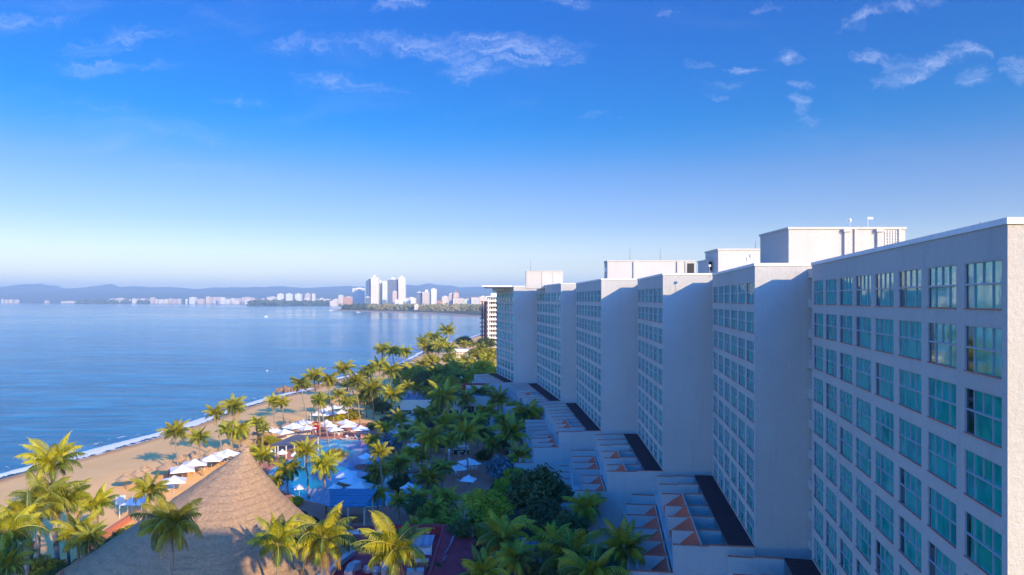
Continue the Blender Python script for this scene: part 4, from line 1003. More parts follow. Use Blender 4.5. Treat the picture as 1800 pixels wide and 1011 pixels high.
def cone_thatch(b, r, h, n=14, z=0, seed=0):
    rnd = random.Random(seed); prof = [(0, h), (.12, h*.9), (.4, h*.6), (.75, h*.24), (1, 0), (.98, -.16), (.0, h*.75)]
    vs = []; 
    for f_, zz_ in prof[1:6]:
        for i in range(n):
            a = 2*math.pi*i/n; q = r*f_*(1+.05*rnd.uniform(-1, 1)); vs.append((q*math.cos(a), q*math.sin(a), z+zz_+rnd.uniform(-.04, .04)))
    fs = []
    for k in range(4): fs += [(k*n+i, (k+1)*n+i, (k+1)*n+(i+1) % n, k*n+(i+1) % n) for i in range(n)]
    vs.append((0, 0, z+h)); fs += [(len(vs)-1, i, (i+1) % n) for i in range(n)]
    vs.append((0, 0, z+h*.75)); fs += [(len(vs)-1, 4*n+(i+1) % n, 4*n+i) for i in range(n)]
    b.add(vs, fs)
PALA = [(222,836,34,'first thatched shelter from the left, alone on the open sand'),(243,829,30,'thatched shelter just behind the sunlit palm left of the big roof'),(254,822,26,'small thatched shelter between the sand and the palm left of the big roof'),
 (296,816,40,'largest thatched shelter, beneath the leaning beach palm'),(318,803,30,'thatched shelter in shade behind the largest one'),(340,798,32,'thatched shelter left of the short beach palm'),(330,809,26,'thatched shelter squeezed between the leaning and the short beach palm'),
 (373,793,30,'thatched shelter right of the short beach palm'),(396,784,28,'thatched shelter at the foot of the thin tall beach palm'),(388,796,26,'thatched shelter behind the white umbrellas'),
 (432,772,26,'thatched shelter left of the small beach palm'),(446,763,30,'thatched shelter behind the small beach palm'),(430,784,28,'thatched shelter right beneath the crowded palm trio'),(508,744,30,'thatched shelter behind the twin palms'),(478,748,28,'thatched shelter at the foot of the twin palms'),(462,757,24,'thatched shelter left of the twin palms')]
for i, (cx, cy, w, lab) in enumerate(PALA):
    Y = (HC-2.6)*F/(cy-YH); X = (cx-900)/F*Y; r = w/2*Y/F; z0 = gz(sdist(Vector((X, Y))))
    th = thing('thatched_shelter', (X, Y, z0), lab, 'beach shelter', 'thatched shelters on the sand')
    b = MB(); cone_thatch(b, r, 1.25, seed=i, z=2.0); b.build('thatch_roof', M['thatch'], th, local=True)
    b = MB(); b.tube([(0, 0, -.3), (0, 0, 3)], [.08, .07], 6)
    for a in (0, 1.57, 3.14, 4.71): b.tube([(0, 0, 1.5), (math.cos(a)*r*.7, math.sin(a)*r*.7, 2.15)], [.04, .04], 4)
    b.build('post', M['wood'], th, local=True)
# loungers
def lounger_meshes():
    b = MB(); b.box(-.32, -.95, .28, .32, .35, .36); b.add([(-.32, .35, .30), (.32, .35, .30), (.32, .95, .72), (-.32, .95, .72), (-.32, .35, .38), (.32, .35, .38), (.32, .93, .8), (-.32, .93, .8)],
        [(0, 3, 2, 1), (4, 5, 6, 7), (0, 1, 5, 4), (1, 2, 6, 5), (2, 3, 7, 6), (3, 0, 4, 7)])
    l = MB()
    for x in (-.28, .24):
        for y in (-.85, .3): l.box(x, y, 0, x+.05, y+.05, .28)
    return b.mesh('cushion', M['furn']), l.mesh('leg_frame', M['white'])
LC, LL = lounger_meshes()
LG = [(300,862,'beach lounger beside the nearest white beach umbrella'),(352,828,'beach lounger in front of the bright umbrella row'),(362,822,'beach lounger, second in front of the bright umbrella row'),(387,813,'beach lounger near the short beach palm'),(411,806,'beach lounger at the far end of the bright row'),
 (229,842,'lounger in the shade of the shelter alone on the open sand'),(306,826,'lounger under the largest thatched shelter'),(456,772,'lounger under the small beach palm'),(520,762,'lounger by the dark pool roof, left one'),(530,762,'lounger by the dark pool roof, right one'),
 (604,774,'lounger at the far pool edge, first from the left'),(612,772,'lounger at the far pool edge, second from the left'),(622,772,'lounger at the far pool edge, third from the left'),(630,773,'lounger at the far pool edge, fourth from the left'),
 (735,812,'shaded lounger right of the pool, leftmost'),(744,803,'white towel covered lounger right of the pool, rear'),(750,812,'shaded lounger right of the pool, in the middle'),(744,826,'white towel covered lounger right of the pool, front'),(756,824,'shaded lounger right of the pool, rightmost'),
 (719,828,'shaded lounger near the silver-blue bush'),(776,772,'striped lounger by the dark palms, left one'),(784,774,'striped lounger by the dark palms, right one'),(740,818,'shaded lounger turned to the brick walkway'),(730,806,'shaded lounger behind the brick walkway')]
for i, (x, y, lab) in enumerate(LG):
    p = G(x, y); z0 = gz(sdist(p.xy))
    th = thing('sun_lounger', (p.x, p.y, z0+.08), lab, 'sun lounger', 'sun loungers on sand and pool deck', rz=(i*1.7) % 3)
    s = 1.25 if 'towel' in lab else 1.0
    inst('cushion', LC, th, (0, 0, 0), (0, 0, 0), (s, s, 1)); inst('leg_frame', LL, th)
# tables and chairs by the far pool edge
def table_meshes():
    b = MB(); b.tube([(0, 0, .70), (0, 0, .75)], [.5, .5], 10); b.tube([(0, 0, 0), (0, 0, .70)], [.04, .04], 5); t = b.mesh('table', M['furn'])
    c = MB(); c.box(-.22, -.22, .4, .22, .22, .46); c.box(-.22, .18, .46, .22, .23, .9)
    for x in (-.2, .16):
        for y in (-.2, .16): c.box(x, y, 0, x+.04, y+.04, .4)
    return t, c.mesh('garden_chair', M['furn'])
TM, CM = table_meshes()
TB = [(585,763,'under the umbrella above the far pool edge'),(594,766,'right behind the far pool edge'),(606,764,'below the brightest white umbrella'),(617,762,'beneath the right part of the brightest umbrella'),(630,768,'in front of the terracotta pool wall'),(643,766,'beside the terracotta pool wall'),(598,759,'between the two poolside umbrellas'),
      (555,761,'near the red flags'),(812,800,'by the glass bar counter'),(830,828,'under the upper grey-white umbrella'),(800,838,'under the lower grey-white umbrella'),(790,800,'on the paving near the lamp post')]
for i, (x, y, lab) in enumerate(TB):
    p = G(x, y); th = thing('dining_table', (p.x, p.y, .08), 'small round pale table '+lab, 'table', 'small round tables on the pool deck'); inst('table_top', TM, th)
    for k in range(3):
        a = k*2.09+i; q = (p.x+.85*math.cos(a), p.y+.85*math.sin(a), .08)
        o = inst('garden_chair', CM, None, q, (0, 0, a-math.pi/2)); tag(o, 'pale chair, %s of the small table ' % ('left', 'near', 'right')[k]+lab, 'chair', 'pale chairs at the table '+lab)
# flagpoles, lamps
def post(name, x, y, base_y, top_y, label, cat, m, extra=None, r=.07):
    p = G(x, base_y); top = D(x, top_y, p.y).z; z0 = gz(sdist(p.xy)); th = thing(name, (p.x, p.y, z0), label, cat)
    b = MB(); b.tube([(0, 0, 0), (0, 0, top-z0)], [r, r*.7], 6); b.build('pole', m, th, local=True); h = top-z0
    if extra == 'flag':
        b = MB(); vs = [];
        for k in range(5): vs += [(.08+.08*k, .05*math.sin(k), h-.05-.1*k), (.08+.03*k, .05*math.sin(k+1), h-1.5-.15*k)]
        b.add(vs, [(2*k, 2*k+1, 2*k+3, 2*k+2) for k in range(4)]); b.build('flag', M['flagblue'], th, local=True)
    if extra == 'lamp': b = MB(); b.tube([(0, 0, h), (0, 0, h+.1), (0, 0, h+.35), (0, 0, h+.45)], [.1, .22, .22, .05], 8); b.build('lamp_head', M['white'], th, local=True)
    return th
M['flagblue'] = mat('blue_flag', (.03, .08, .3), .8); M['redflag'] = mat('red_fabric', (.5, .02, .03), .8)
post('flagpole', 546, 0, 764, 724, 'flagpole with a drooping blue flag by the dark pool roof', 'flagpole', M['white'], 'flag')
post('flagpole', 550, 0, 766, 738, 'short white pole next to the flagpole', 'pole', M['white'])
post('lamp_post', 789.5, 0, 822, 793, 'white lamp post on the terracotta paving', 'lamp post', M['white'], 'lamp')
post('lamp_post', 848.5, 0, 776, 750, 'white lamp post near the terrace foot', 'lamp post', M['white'], 'lamp')
post('lamp_post', 705, 0, 745, 666, 'thin mast beside the violet roof', 'pole', M['metal'])
post('lamp_post', 811, 0, 752, 665, 'tall dark mast behind the violet roofs', 'lamp post', M['dark'], 'lamp')
th = thing('lifeguard_stand', tuple(G(555, 766)), 'red slatted lifeguard stand beside the dark pool roof', 'lifeguard stand')
b = MB(); b.box(-.7, -.6, 1.6, .7, .6, 1.75); b.box(-.7, .5, 1.75, .7, .6, 2.7); b.box(-.8, -.7, 3.4, .8, .7, 3.5); b.build('seat', M['redflag'], th, local=True)
b = MB(); [b.box(x, y, 0, x+.1, y+.1, 3.4) for x in (-.7, .6) for y in (-.6, .5)]; b.build('frame', M['wood'], th, local=True)
th = thing('closed_umbrella', tuple(G(752, 930)), 'folded crimson umbrella standing by the path above the red roofs', 'umbrella')
b = MB(); b.tube([(0, 0, .9), (0, 0, 1.2), (0, 0, 2.6), (0, 0, 2.9)], [.32, .38, .1, .02], 8); b.build('canopy', M['redflag'], th, local=True)
b = MB(); b.tube([(0, 0, 0), (0, 0, 1)], [.04, .04], 6); b.build('pole', M['wood'], th, local=True)
# glass bar counter below the shaded umbrella
th = thing('bar_counter', tuple(G(810, 798)), 'small dark bar counter with pale posts under the shaded umbrella', 'bar')
b = MB(); b.box(-1.9, -.6, 0, 1.9, .6, 1.1); b.build('counter', M['dark'], th, local=True)
b = MB(); b.box(-2, -.75, 1.1, 2, .75, 1.18); [b.box(x, y, 1.18, x+.08, y+.08, 2.5) for x in (-1.9, 1.8) for y in (-.6, .5)]; b.build('worktop', M['furn'], th, local=True)
# white beach tents below the sunlit palm
def tent(x, y, w, label):
    p = G(x, y); th = thing('beach_tent', tuple(p), label, 'tent'); b = MB(); q = w/2
    b.add([(-q, -q, 2.1), (q, -q, 2.1), (q, q, 2.1), (-q, q, 2.1), (-q*.2, 0, 3.0), (q*.2, 0, 3.0)], [(0, 1, 5, 4), (1, 2, 5), (2, 3, 4, 5), (3, 0, 4)]); b.build('canopy', M['canvas'], th, local=True)
    b = MB(); [b.box(sx*q-.04, sy*q-.04, 0, sx*q+.04, sy*q+.04, 2.1) for sx in (-1, 1) for sy in (-1, 1)]; b.build('frame', M['white'], th, local=True)
tent(240, 905, 3.6, 'white tent with a pitched canopy by the hedge, front one'); tent(252, 896, 3.4, 'white tent with a pitched canopy by the hedge, rear one')
th = thing('notice_board', tuple(G(212, 893)), 'pale blue framed board standing on the sand left of the white tents', 'board')
b = MB(); b.box(-.75, -.04, .5, .75, .04, 2.2); b.build('panel', mat('pale_blue_panel', (.5, .58, .62), .6), th, local=True)
b = MB(); [b.box(x, -.05, 0, x+.07, .05, 2.3) for x in (-.83, -.03, .76)]; b.box(-.76, -.06, 1.3, .76, -.041, 1.36); b.build('frame', M['white'], th, local=True)

# person on the sand
def person(x, y, label):
    p = G(x, y, -1.5); p.z = gz(sdist(p.xy)); th = thing('person', tuple(p), label, 'person')
    J = [(0, 0, .95), (0, 0, 1.2), (0, 0, 1.45), (0, .01, 1.56), (0, .01, 1.68), (.1, 0, .9), (.13, .12, .5), (.12, .05, .06), (.12, -.1, .03), (-.1, 0, .9), (-.12, -.12, .5), (-.12, -.25, .08), (-.12, -.38, .04),
         (.2, 0, 1.42), (.27, .08, 1.15), (.28, -.05, .9), (-.2, 0, 1.42), (-.27, -.08, 1.15), (-.28, .05, .9)]
    E = [(0, 1), (1, 2), (2, 3), (3, 4), (0, 5), (5, 6), (6, 7), (7, 8), (0, 9), (9, 10), (10, 11), (11, 12), (2, 13), (13, 14), (14, 15), (2, 16), (16, 17), (17, 18)]
    RR = [.15, .13, .14, .06, .11, .1, .07, .045, .035, .1, .07, .045, .035, .06, .045, .03, .06, .045, .03]
    me = bpy.data.meshes.new('body'); me.from_pydata(J, E, []); me.materials.append(M['skin']); o = inst('body', me, th)
    o.modifiers.new('skin', 'SKIN'); o.modifiers.new('sub', 'SUBSURF').levels = 1
    for i, v in enumerate(me.skin_vertices[0].data): v.radius = (RR[i], RR[i]); v.use_root = (i == 0)
    b = MB(); b.tube([(0, 0, .8), (0, 0, 1.0), (0, 0, 1.25), (0, 0, 1.47)], [.19, .18, .17, .2], 8); b.build('shirt', M['cloth'], th, local=True)
person(512, 709, 'person in a reddish top walking on the wet sand near the rocks')

# ================================================================ big thatched roof
th = thing('thatched_hall', (-37, 86, 0), 'huge peaked palm-thatch roof filling the lower left foreground', 'thatched hall')
def hall():
    b = MB(); n = 120; K = 34; ap = Vector((-35.3, 91)); ce = Vector((-37.6, 84.0)); vs = []
    A, Bq = 16.8, 18.5; ZT, ZE = 16.2, 3.4
    for k in range(K+1):
        t = k/K
        for i in range(n):
            a = 2*math.pi*i/n; base = ce+Vector((math.cos(a)*(A+3.0*max(0, math.cos(a-.35))), math.sin(a)*Bq)); ex = 1.08+.75*max(0, math.cos(a-.5))**.8
            fl = t**1.0; q = ap.lerp(base, max(.02, fl)); z = ZE+(ZT-ZE)*(1-t)**ex
            z += (.16*noise.noise((q.x*.8, q.y*.8, 1.0))+.1*noise.noise((q.x*2.1, q.y*2.1, 5.0)))*(t > .02)-(.25*abs(noise.noise((q.x*1.5, q.y*1.5, 2.0))) if k == K else 0)
            vs.append((q.x, q.y, z))
    for i in range(n): x, y, z = vs[K*n+i]; vs.append((ce.x+(x-ce.x)*.99, ce.y+(y-ce.y)*.99, z-.4))
    for i in range(n): x, y, z = vs[K*n+i]; vs.append((ap.x+(x-ap.x)*.7, ap.y+(y-ap.y)*.7, z+2.2))
    fs = [(k*n+i, (k+1)*n+i, (k+1)*n+(i+1) % n, k*n+(i+1) % n) for k in range(K+2) for i in range(n)]
    vs.append((ap.x, ap.y, ZT+.25)); fs += [(len(vs)-1, i, (i+1) % n) for i in range(n)]
    b.add(vs, fs); b.build('thatch_roof', M['thatch'], th, smooth=True)
    for i in range(16):
        a = 2*math.pi*i/16; p = ce+Vector((math.cos(a)*A*.88, math.sin(a)*Bq*.88)); pb = MB(); pb.tube([(p.x, p.y, 0), (p.x, p.y, 5.2)], [.2, .17], 8); pb.build('post', M['wood'], th)
    pb = MB(); pb.tube([(ap.x, ap.y, 0), (ap.x, ap.y, 14)], [.35, .3], 8); pb.build('king_post', M['wood'], th)
hall()

# ================================================================ pavilions
def slab_roof(b, q, th_=.14, mi=0):
    """q: four 3-D corners"""
    b.add(list(q)+[(x, y, z-th_) for x, y, z in q], [(0, 1, 2, 3), (7, 6, 5, 4), (0, 4, 5, 1), (1, 5, 6, 2), (2, 6, 7, 3), (3, 7, 4, 0)], mi)
pa = thing('pool_pavilion', (-26, 109, 0), 'blue sheet-metal roofed pavilion at the near end of the pool', 'pavilion')
fl = G(580, 890, 3.3); fr = G(642, 890, 3.3); br_ = G(664, 859, 4.6); bl = G(579, 859, 4.6); fl2 = G(556, 882, 3.3); bl2 = G(534, 859, 4.3)
b = MB(); slab_roof(b, [tuple(fl), tuple(fr), tuple(br_), tuple(bl)])
for k in range(1, 5):
    t = k/5; p, q = fl.lerp(bl, t), fr.lerp(br_, t); b.add([(p.x, p.y-.04, p.z+.01), (q.x, q.y-.04, q.z+.01), (q.x, q.y+.04, q.z+.05), (p.x, p.y+.04, p.z+.05)], [(0, 1, 2, 3)])
b.build('roof', M['bluemetal'], pa)
b = MB(); slab_roof(b, [tuple(fl2), (fl.x-.05, fl.y, fl.z-.02), (bl.x-.05, bl.y, bl.z-.02), tuple(bl2)]); b.build('side_roof', M['greymetal'], pa)
for (x, y) in ((fl.x+.4, fl.y+.3), (fr.x-.2, fr.y+.3), ((fl.x+fr.x)/2, fl.y+.3), (br_.x-.8, br_.y-.4), (bl.x+.5, bl.y-.4)):
    pb = MB(); pb.tube([(x, y, 0), (x, y, 3.25)], [.14, .14], 8); pb.build('post', M['cream'], pa)
b = MB(); b.box(fl.x+.5, fl.y+2, .1, fr.x-.6, fl.y+2.6, 1.1); b.build('bar_counter', M['wood'], pa)
pd = thing('pool_shade_roof', (-52, 158, 0), 'dark blue-grey canvas roof on pale posts beside the pool', 'shade roof')
q = [G(474, 783, 3.2), G(503, 783, 3.0), G(566, 765.5, 3.4), G(519, 763.5, 4.3)]
b = MB(); slab_roof(b, [tuple(v) for v in q]); b.build('roof', M['tarp'], pd)
for v in (q[0].lerp(q[2], .1), q[1], q[1].lerp(q[2], .5), q[2].lerp(q[0], .08), q[3].lerp(q[1], .1), q[1].lerp(q[0], .5)):
    pb = MB(); pb.tube([(v.x, v.y, 0), (v.x, v.y, v.z-.1)], [.16, .16], 8); pb.build('post', M['cream'], pd)
# blue louvred canopy
lc = thing('louvred_canopy', (2, 86, 0), 'blue slatted canopy between the shaded palms at the bottom', 'canopy')
a0, a1, b0, b1 = G(915, 951, 4), G(945, 951, 4), G(946, 997, 4), G(915, 997, 4); b = MB()
for k in range(15):
    t = k/14; p = a0.lerp(b1, t); q_ = a1.lerp(b0, t); b.add([(p.x, p.y-.22, 3.9), (q_.x, q_.y-.22, 3.9), (q_.x, q_.y+.22, 4.1), (p.x, p.y+.22, 4.1)], [(0, 1, 2, 3)])
b.build('slat_panel', mat('blue_painted_slats', (.05, .14, .28), .6), lc)
b = MB(); b.box(a0.x-.3, b1.y-.3, 3.75, a0.x-.1, a0.y+.3, 4.2); b.box(a1.x+.05, b1.y-.3, 3.75, a1.x+.25, a0.y+.3, 4.2); b.box(a0.x-.3, a0.y+.31, 3.75, a1.x+.25, a0.y+.5, 4.25)
[b.box(x, y, 0, x+.15, y+.15, 3.74) for x in (a0.x-.28, a1.x+.07) for y in (b1.y-.2, a0.y)]; b.build('frame', M['metal'], lc)

# ================================================================ cream building with violet roofs
cb_ = thing('cream_building', (-26, 198, 0), 'low cream building with violet metal roofs behind the palms', 'building')
def seg_building(T, xa, xb, Yf, Yb, ztop, zroofb, roofname):
    X0, X1 = (xa-900)/F*Yf, (xb-900)/F*Yf; b = MB()
    b.box(X0, Yf, ztop-2.9, X1, Yf+.3, ztop); b.box(X0, Yf+.301, 0, X0+.3, Yb, ztop); b.box(X1-.3, Yf+.301, 0, X1, Yb, ztop+.0); b.box(X0+.301, Yb-.3, 0, X1-.301, Yb, zroofb+.9)
    b.box(X0+.302, Yf+.7, 2.2, X1-.302, Yf+1.0, ztop-2.95); b.box(X0+.31, Yf-.6, 2.5, X1-.31, Yf+.65, 2.8)
    b.build('wall', M['cream'], T)
    b = MB(); slab_roof(b, [(X0+.31, Yf+.4, ztop-.35), (X1-.31, Yf+.4, ztop-.35), (X1-.31, Yb-.35, zroofb), (X0+.31, Yb-.35, zroofb)]); b.build(roofname, M['purpmetal'], T)
    b = MB(); b.box(X0+.02, Yb-.32, zroofb+.901, X1-.02, Yb+.05, zroofb+1.2); b.build('parapet', M['redwall'], T)
    n = max(2, int((X1-X0)/3.2)); 
    for k in range(n):
        for z0, z1 in ((2.9, ztop-3.0), (.3, 2.1)):
            x = X0+.6+(X1-X0-1)*k/n; wb = MB(); wb.box(x, Yf+.62 if z0 > 2 else Yf+.2, z0, x+(X1-X0)/n*.72, Yf+.66 if z0 > 2 else Yf+.3, z1); wb.build('window', M['glassd'], T)
    b = MB(); b.box(X0+.31, Yf-.62, 2.81, X1-.31, Yf-.58, 3.7); b.build('balcony_rail', M['metal'], T)
M['glassd'] = mat('dark_window_glass', (.02, .03, .05), .1, spec=.8)
seg_building(cb_, 703, 812, 193, 203, 7.6, 8.3, 'roof'); seg_building(cb_, 813, 880, 196, 206, 8.2, 9.3, 'roof')
b = MB(); b.box(-32, 188, 0, -27, 192.9, 2.6); b.box(-32.2, 187.8, 2.601, -26.8, 193, 2.9); b.build('porch', M['cream'], cb_)
b = MB(); b.box(-16, 206.1, 8.6, -1, 207, 10.6); b.build('red_parapet', M['redwall'], cb_)
# white beach pavilion
wp = thing('beach_pavilion', (-30, 405, 0), 'long white beach pavilion behind the shore grove', 'pavilion')
X0, X1 = (796-900)/F*405, (823-900)/F*405
b = MB(); b.box(X0, 405, 4.9, X1, 413, 6.3); b.build('roof', M['white'], wp); b = MB(); b.box(X0+.5, 406.5, 0, X1-.5, 412, 4.89); b.build('wall', M['cream'], wp)
b = MB(); [b.box(X0+.4+k*1.7, 405.2, 0, X0+.65+k*1.7, 405.5, 4.89) for k in range(5)]; b.build('post', M['white'], wp)

# ================================================================ red roof terrace at the bottom
rt = thing('restaurant_building', (-14, 86, 0), 'red roofed restaurant building with pale parapet lines at the bottom', 'building')
Z4 = 4.0
pb_, pe = G(600, 935, Z4), G(832, 936, Z4)
b = MB(); b.box(pb_.x, 70, 0, -9.3, 93.2, Z4-.3); b.build('wall', M['redwall'], rt)
b = MB(); b.box(pb_.x-.1, 69.9, Z4-.298, -9.25, 93.3, Z4-.1); b.build('roof', M['redroof'], rt)
b = MB(); b.box(pb_.x, 93.31, 2.0, pe.x, 93.55, Z4+.45); b.build('parapet', M['white'], rt); b = MB(); b.box(pb_.x+8.3, 83.4, Z4-.099, -10.2, 83.7, Z4+.25); b.build('roof_curb', M['white'], rt)
b = MB(); b.box(pb_.x+.1, 93.56, 0, pe.x, 96.5, Z4+.0); b.box(-17, 92.3, Z4-.098, -9.4, 93.3, Z4+1.3); b.build('back_wall', M['redwall'], rt)
b = MB(); slab_roof(b, [(-9.2, 70, 5.0), (-4.3, 70, 3.6), (-5.2, 93.2, 3.6), (-9.2, 93.2, 5.2)]); b.box(-9.4, 70, 4.9, -9.1, 93.2, 5.35); b.box(-9.2, 70, 0, -4.9, 93, 3.3); b.build('sloped_roof', M['redroof'], rt)
def on_roof(name, fn, label, cat, m, part='body', extra=None):
    t = thing(name, (0, 0, 0), label, cat); b = MB(); c = fn(b); t.location = c; 
    for i, v in enumerate(b.v): pass
    b.build(part, m, t); 
    return t
def awn(b):
    X, Y = G(742, 950, 5.5).xy; slab_roof(b, [(X-1.5, Y-1.0, 5.3), (X+1.35, Y-1.0, 5.3), (X+1.5, Y+.9, 5.9), (X-1.35, Y+.9, 5.9)], .08); return (X, Y, 3.9)
t = on_roof('kiosk', awn, 'small kiosk with corrugated silver awning on the red roof terrace', 'kiosk', M['greymetal'], 'awning')
X, Y = t.location.x, t.location.y
b = MB(); b.box(X-1.3, Y-.6, 3.9, X+1.2, Y+.7, 4.7); b.box(X-1.35, Y-.75, 4.7, X+1.25, Y-.4, 4.78); [b.box(x, Y-.8, 3.9, x+.1, Y-.7, 5.3) for x in (X-1.4, X+1.2)]; b.build('counter', M['white'], t)
def fan(x, y, label):
    p = G(x, y, 4.6); t = thing('roof_ventilator', (p.x, p.y, 3.9), label, 'ventilator', 'round roof ventilators')
    b = MB(); b.tube([(0, 0, 0), (0, 0, .35)], [.42, .42], 14); b.tube([(0, 0, .35), (0, 0, .5), (0, 0, .52), (0, 0, .8), (0, 0, .95)], [.6, .62, .5, .48, .15], 14); b.build('hood', M['metal'], t, local=True)
    b = MB(); b.box(-.45, -.45, -.02, .45, .45, .1); b.build('curb', M['redwall'], t, local=True)
fan(647, 997, 'round roof ventilator on the red terrace, left one'); fan(661, 1000, 'round roof ventilator on the red terrace, right one')
def duct(pts, w, h, label):
    P_ = [G(x, y, 4.6) for x, y in pts]; t = thing('air_duct', (P_[0].x, P_[0].y, 3.9), label, 'duct', 'metal ducts on the restaurant roof'); b = MB()
    for a, c in zip(P_, P_[1:]):
        d = Vector((c.x-a.x, c.y-a.y)); L = d.length; d.normalize(); e = Vector((-d.y, d.x)); b.obox((a.x-t.location.x, a.y-t.location.y), d, e, -.05, L, -w/2, w/2, .25, .25+h)
    b.build('casing', M['metal'], t, local=True); b = MB(); b.box(-.2, -.2, 0, .2, .2, .249); b.build('foot', M['redwall'], t, local=True)
duct([(575, 1008), (592, 990), (612, 975), (620, 968)], .7, .6, 'long bent silver duct at the left of the red roof terrace')
duct([(563, 1011), (578, 1000)], .8, .5, 'short silver duct in the bottom centre-left corner of the red terrace')
duct([(612, 1012), (618, 998), (630, 992)], .9, .9, 'curved silver duct left of the round ventilators')
duct([(676, 1012), (679, 992)], .8, 1.2, 'upright silver duct beside the yellow palm trunk')
duct([(692, 1012), (693, 998)], .7, .9, 'silver duct just right of the upright one')
duct([(716, 1004), (745, 1003)], 1.1, .6, 'low broad duct right of the yellow palm trunk')
def skylight(x0, y0, x1, y1, lean, label):
    a, c = G(x0, y0, 4.5), G(x1, y1, 4.5); t = thing('skylight', (a.x, c.y, 3.9), label, 'skylight', 'tilted silver panels along the sloped red roof'); b = MB()
    slab_roof(b, [(a.x-lean, c.y, 4.0), (c.x-lean, c.y, 4.9), (c.x, a.y, 4.9), (a.x, a.y, 4.0)], .08); b.build('panel', M['greymetal'], t)
    b = MB(); b.box(a.x, c.y+.1, 3.9, a.x+.1, a.y-.1, 3.99); b.build('frame', M['metal'], t)
skylight(787, 941, 796, 964, .3, 'tilted silver panel beside the sloped red roof, farthest one'); skylight(768, 967, 788, 978, .3, 'tilted silver panel beside the sloped red roof, middle one'); skylight(764, 981, 784, 990, .2, 'tilted silver panel beside the sloped red roof, nearest one')
b = MB()
for k in range(4): b.box(-13.9+k*.75, 92.2, 4.4, -13.4+k*.75, 92.295, 5.1)
b.build('window', M['cream'], rt)
th = thing('bare_branches', tuple(G(815, 968, 0)), 'leafless pale branches rising behind the red roof ridge', 'dead tree'); b = MB(); rnd = random.Random(5)
b.tube([(0, 0, 0), (0, .1, 3), (.2, 0, 5.5)], [.12, .08, .05], 5)
for k in range(7): z = 3+k*.4; b.tube([(0.05, 0, z), (rnd.uniform(-.6, 1.0), rnd.uniform(-.5, .5), z+1.2), (rnd.uniform(-1, 1.8), rnd.uniform(-.5, .5), z+1.6)], [.05, .035, .012], 4)
b.build('branch', M['barkw'], th, local=True)
# low red-edged wall in front of the terraces
wallseg('low_wall', (7.5, 77), (15, 76), 3.6, .3, M['redwall'], 'red wall with pale coping at the bottom beneath the terraces', 0)

# rocks
rk = thing('rock_spit', tuple(G(520, 690, SEA)), 'brown rock spit reaching from the sand into the water', 'rocks'); rnd = random.Random(3)
for (x, y, w) in [(492,689,11),(500,687,12),(510,687,13),(520,685,12),(530,685,12),(540,684,12),(551,683,11),(561,681,10),(505,690,9),(515,690,8),(572,680,9),(583,679,9),(594,680,8)]:
    p = G(x, y, SEA); r = w*p.y/F*.55
    bm = bmesh.new(); bmesh.ops.create_icosphere(bm, subdivisions=3, radius=1)
    for v in bm.verts:
        k = 1+.45*noise.fractal((v.co*1.5+Vector((x, y, 0))), 1, 2, 4); v.co = Vector((v.co.x*r*1.2*k, v.co.y*r*.9*k, v.co.z*1.9*k))
    me = bpy.data.meshes.new('rock'); bm.to_mesh(me); bm.free(); me.materials.append(M['rock']); o = inst('rock', me, rk, tuple(p-rk.location))

# ================================================================ buildings beyond the hotel
M['lw'] = mat('balcony_white', (.8, .76, .7), .7, (.72, .68, .62), .3); M['purp'] = mat('dark_concrete', (.12, .08, .1), .9, (.09, .06, .08), .5)
bb = thing('balcony_tower', (-13, 441, 0), 'white apartment tower with stacked balconies beside the farthest hotel tower', 'apartment tower')
X0, X1 = (857-900)/F*441, (874-900)/F*441+3; b = MB(); b.box(X0+1.2, 443, 0, X1, 455, 36.5); b.build('core', M['greycore'] if 'greycore' in M else M['dark'], bb)
for k in range(12):
    b = MB(); z = 1.5+k*3.0; b.box(X0, 440.5, z, X1+.4, 443.1, z+.25); b.box(X0, 440.4, z+.251, X1+.4, 440.6, z+1.25); b.build('balcony', M['lw'], bb)
b = MB(); [b.box(x, 440.7, 0, x+.7, 443.05, 36.6) for x in (X0+.3, X1-1.2)]; b.box(X0-1, 440, 37.6, X1+.5, 455, 38.2); b.box(X0+2, 446, 38.21, X1, 450, 40); b.build('pier', M['lw'], bb)
b = MB()
for k in range(12):
    for j in range(3): b.box(X0+1.5+j*1.5, 442.9, 1.9+k*3, X0+2.2+j*1.5, 442.985, 4.2+k*3)
b.build('window', M['furn'], bb)
cf = thing('concrete_frame', (-22, 470, 0), 'dark unfinished concrete frame building left of the white balconied tower', 'building under construction')
X0, X1 = (845-900)/F*470, (857-900)/F*470
b = MB()
for k in range(12): z = 2+k*2.95; b.box(X0-(.9 if k > 1 else 0), 470, z, X1, 480, z+.3)
b.build('floor_slab', M['purp'], cf)
b = MB(); [b.box(x, y, 0, x+.6, y+.6, 34.4) for x in (X0+.5, X0+2.2, X1-.8) for y in (470.1, 475, 479.2)]; b.build('column', M['purp'], cf)
b = MB(); b.box(X1-1.6, 472, 0, X1-.3, 478, 34.5); b.build('shaft', M['purp'], cf)

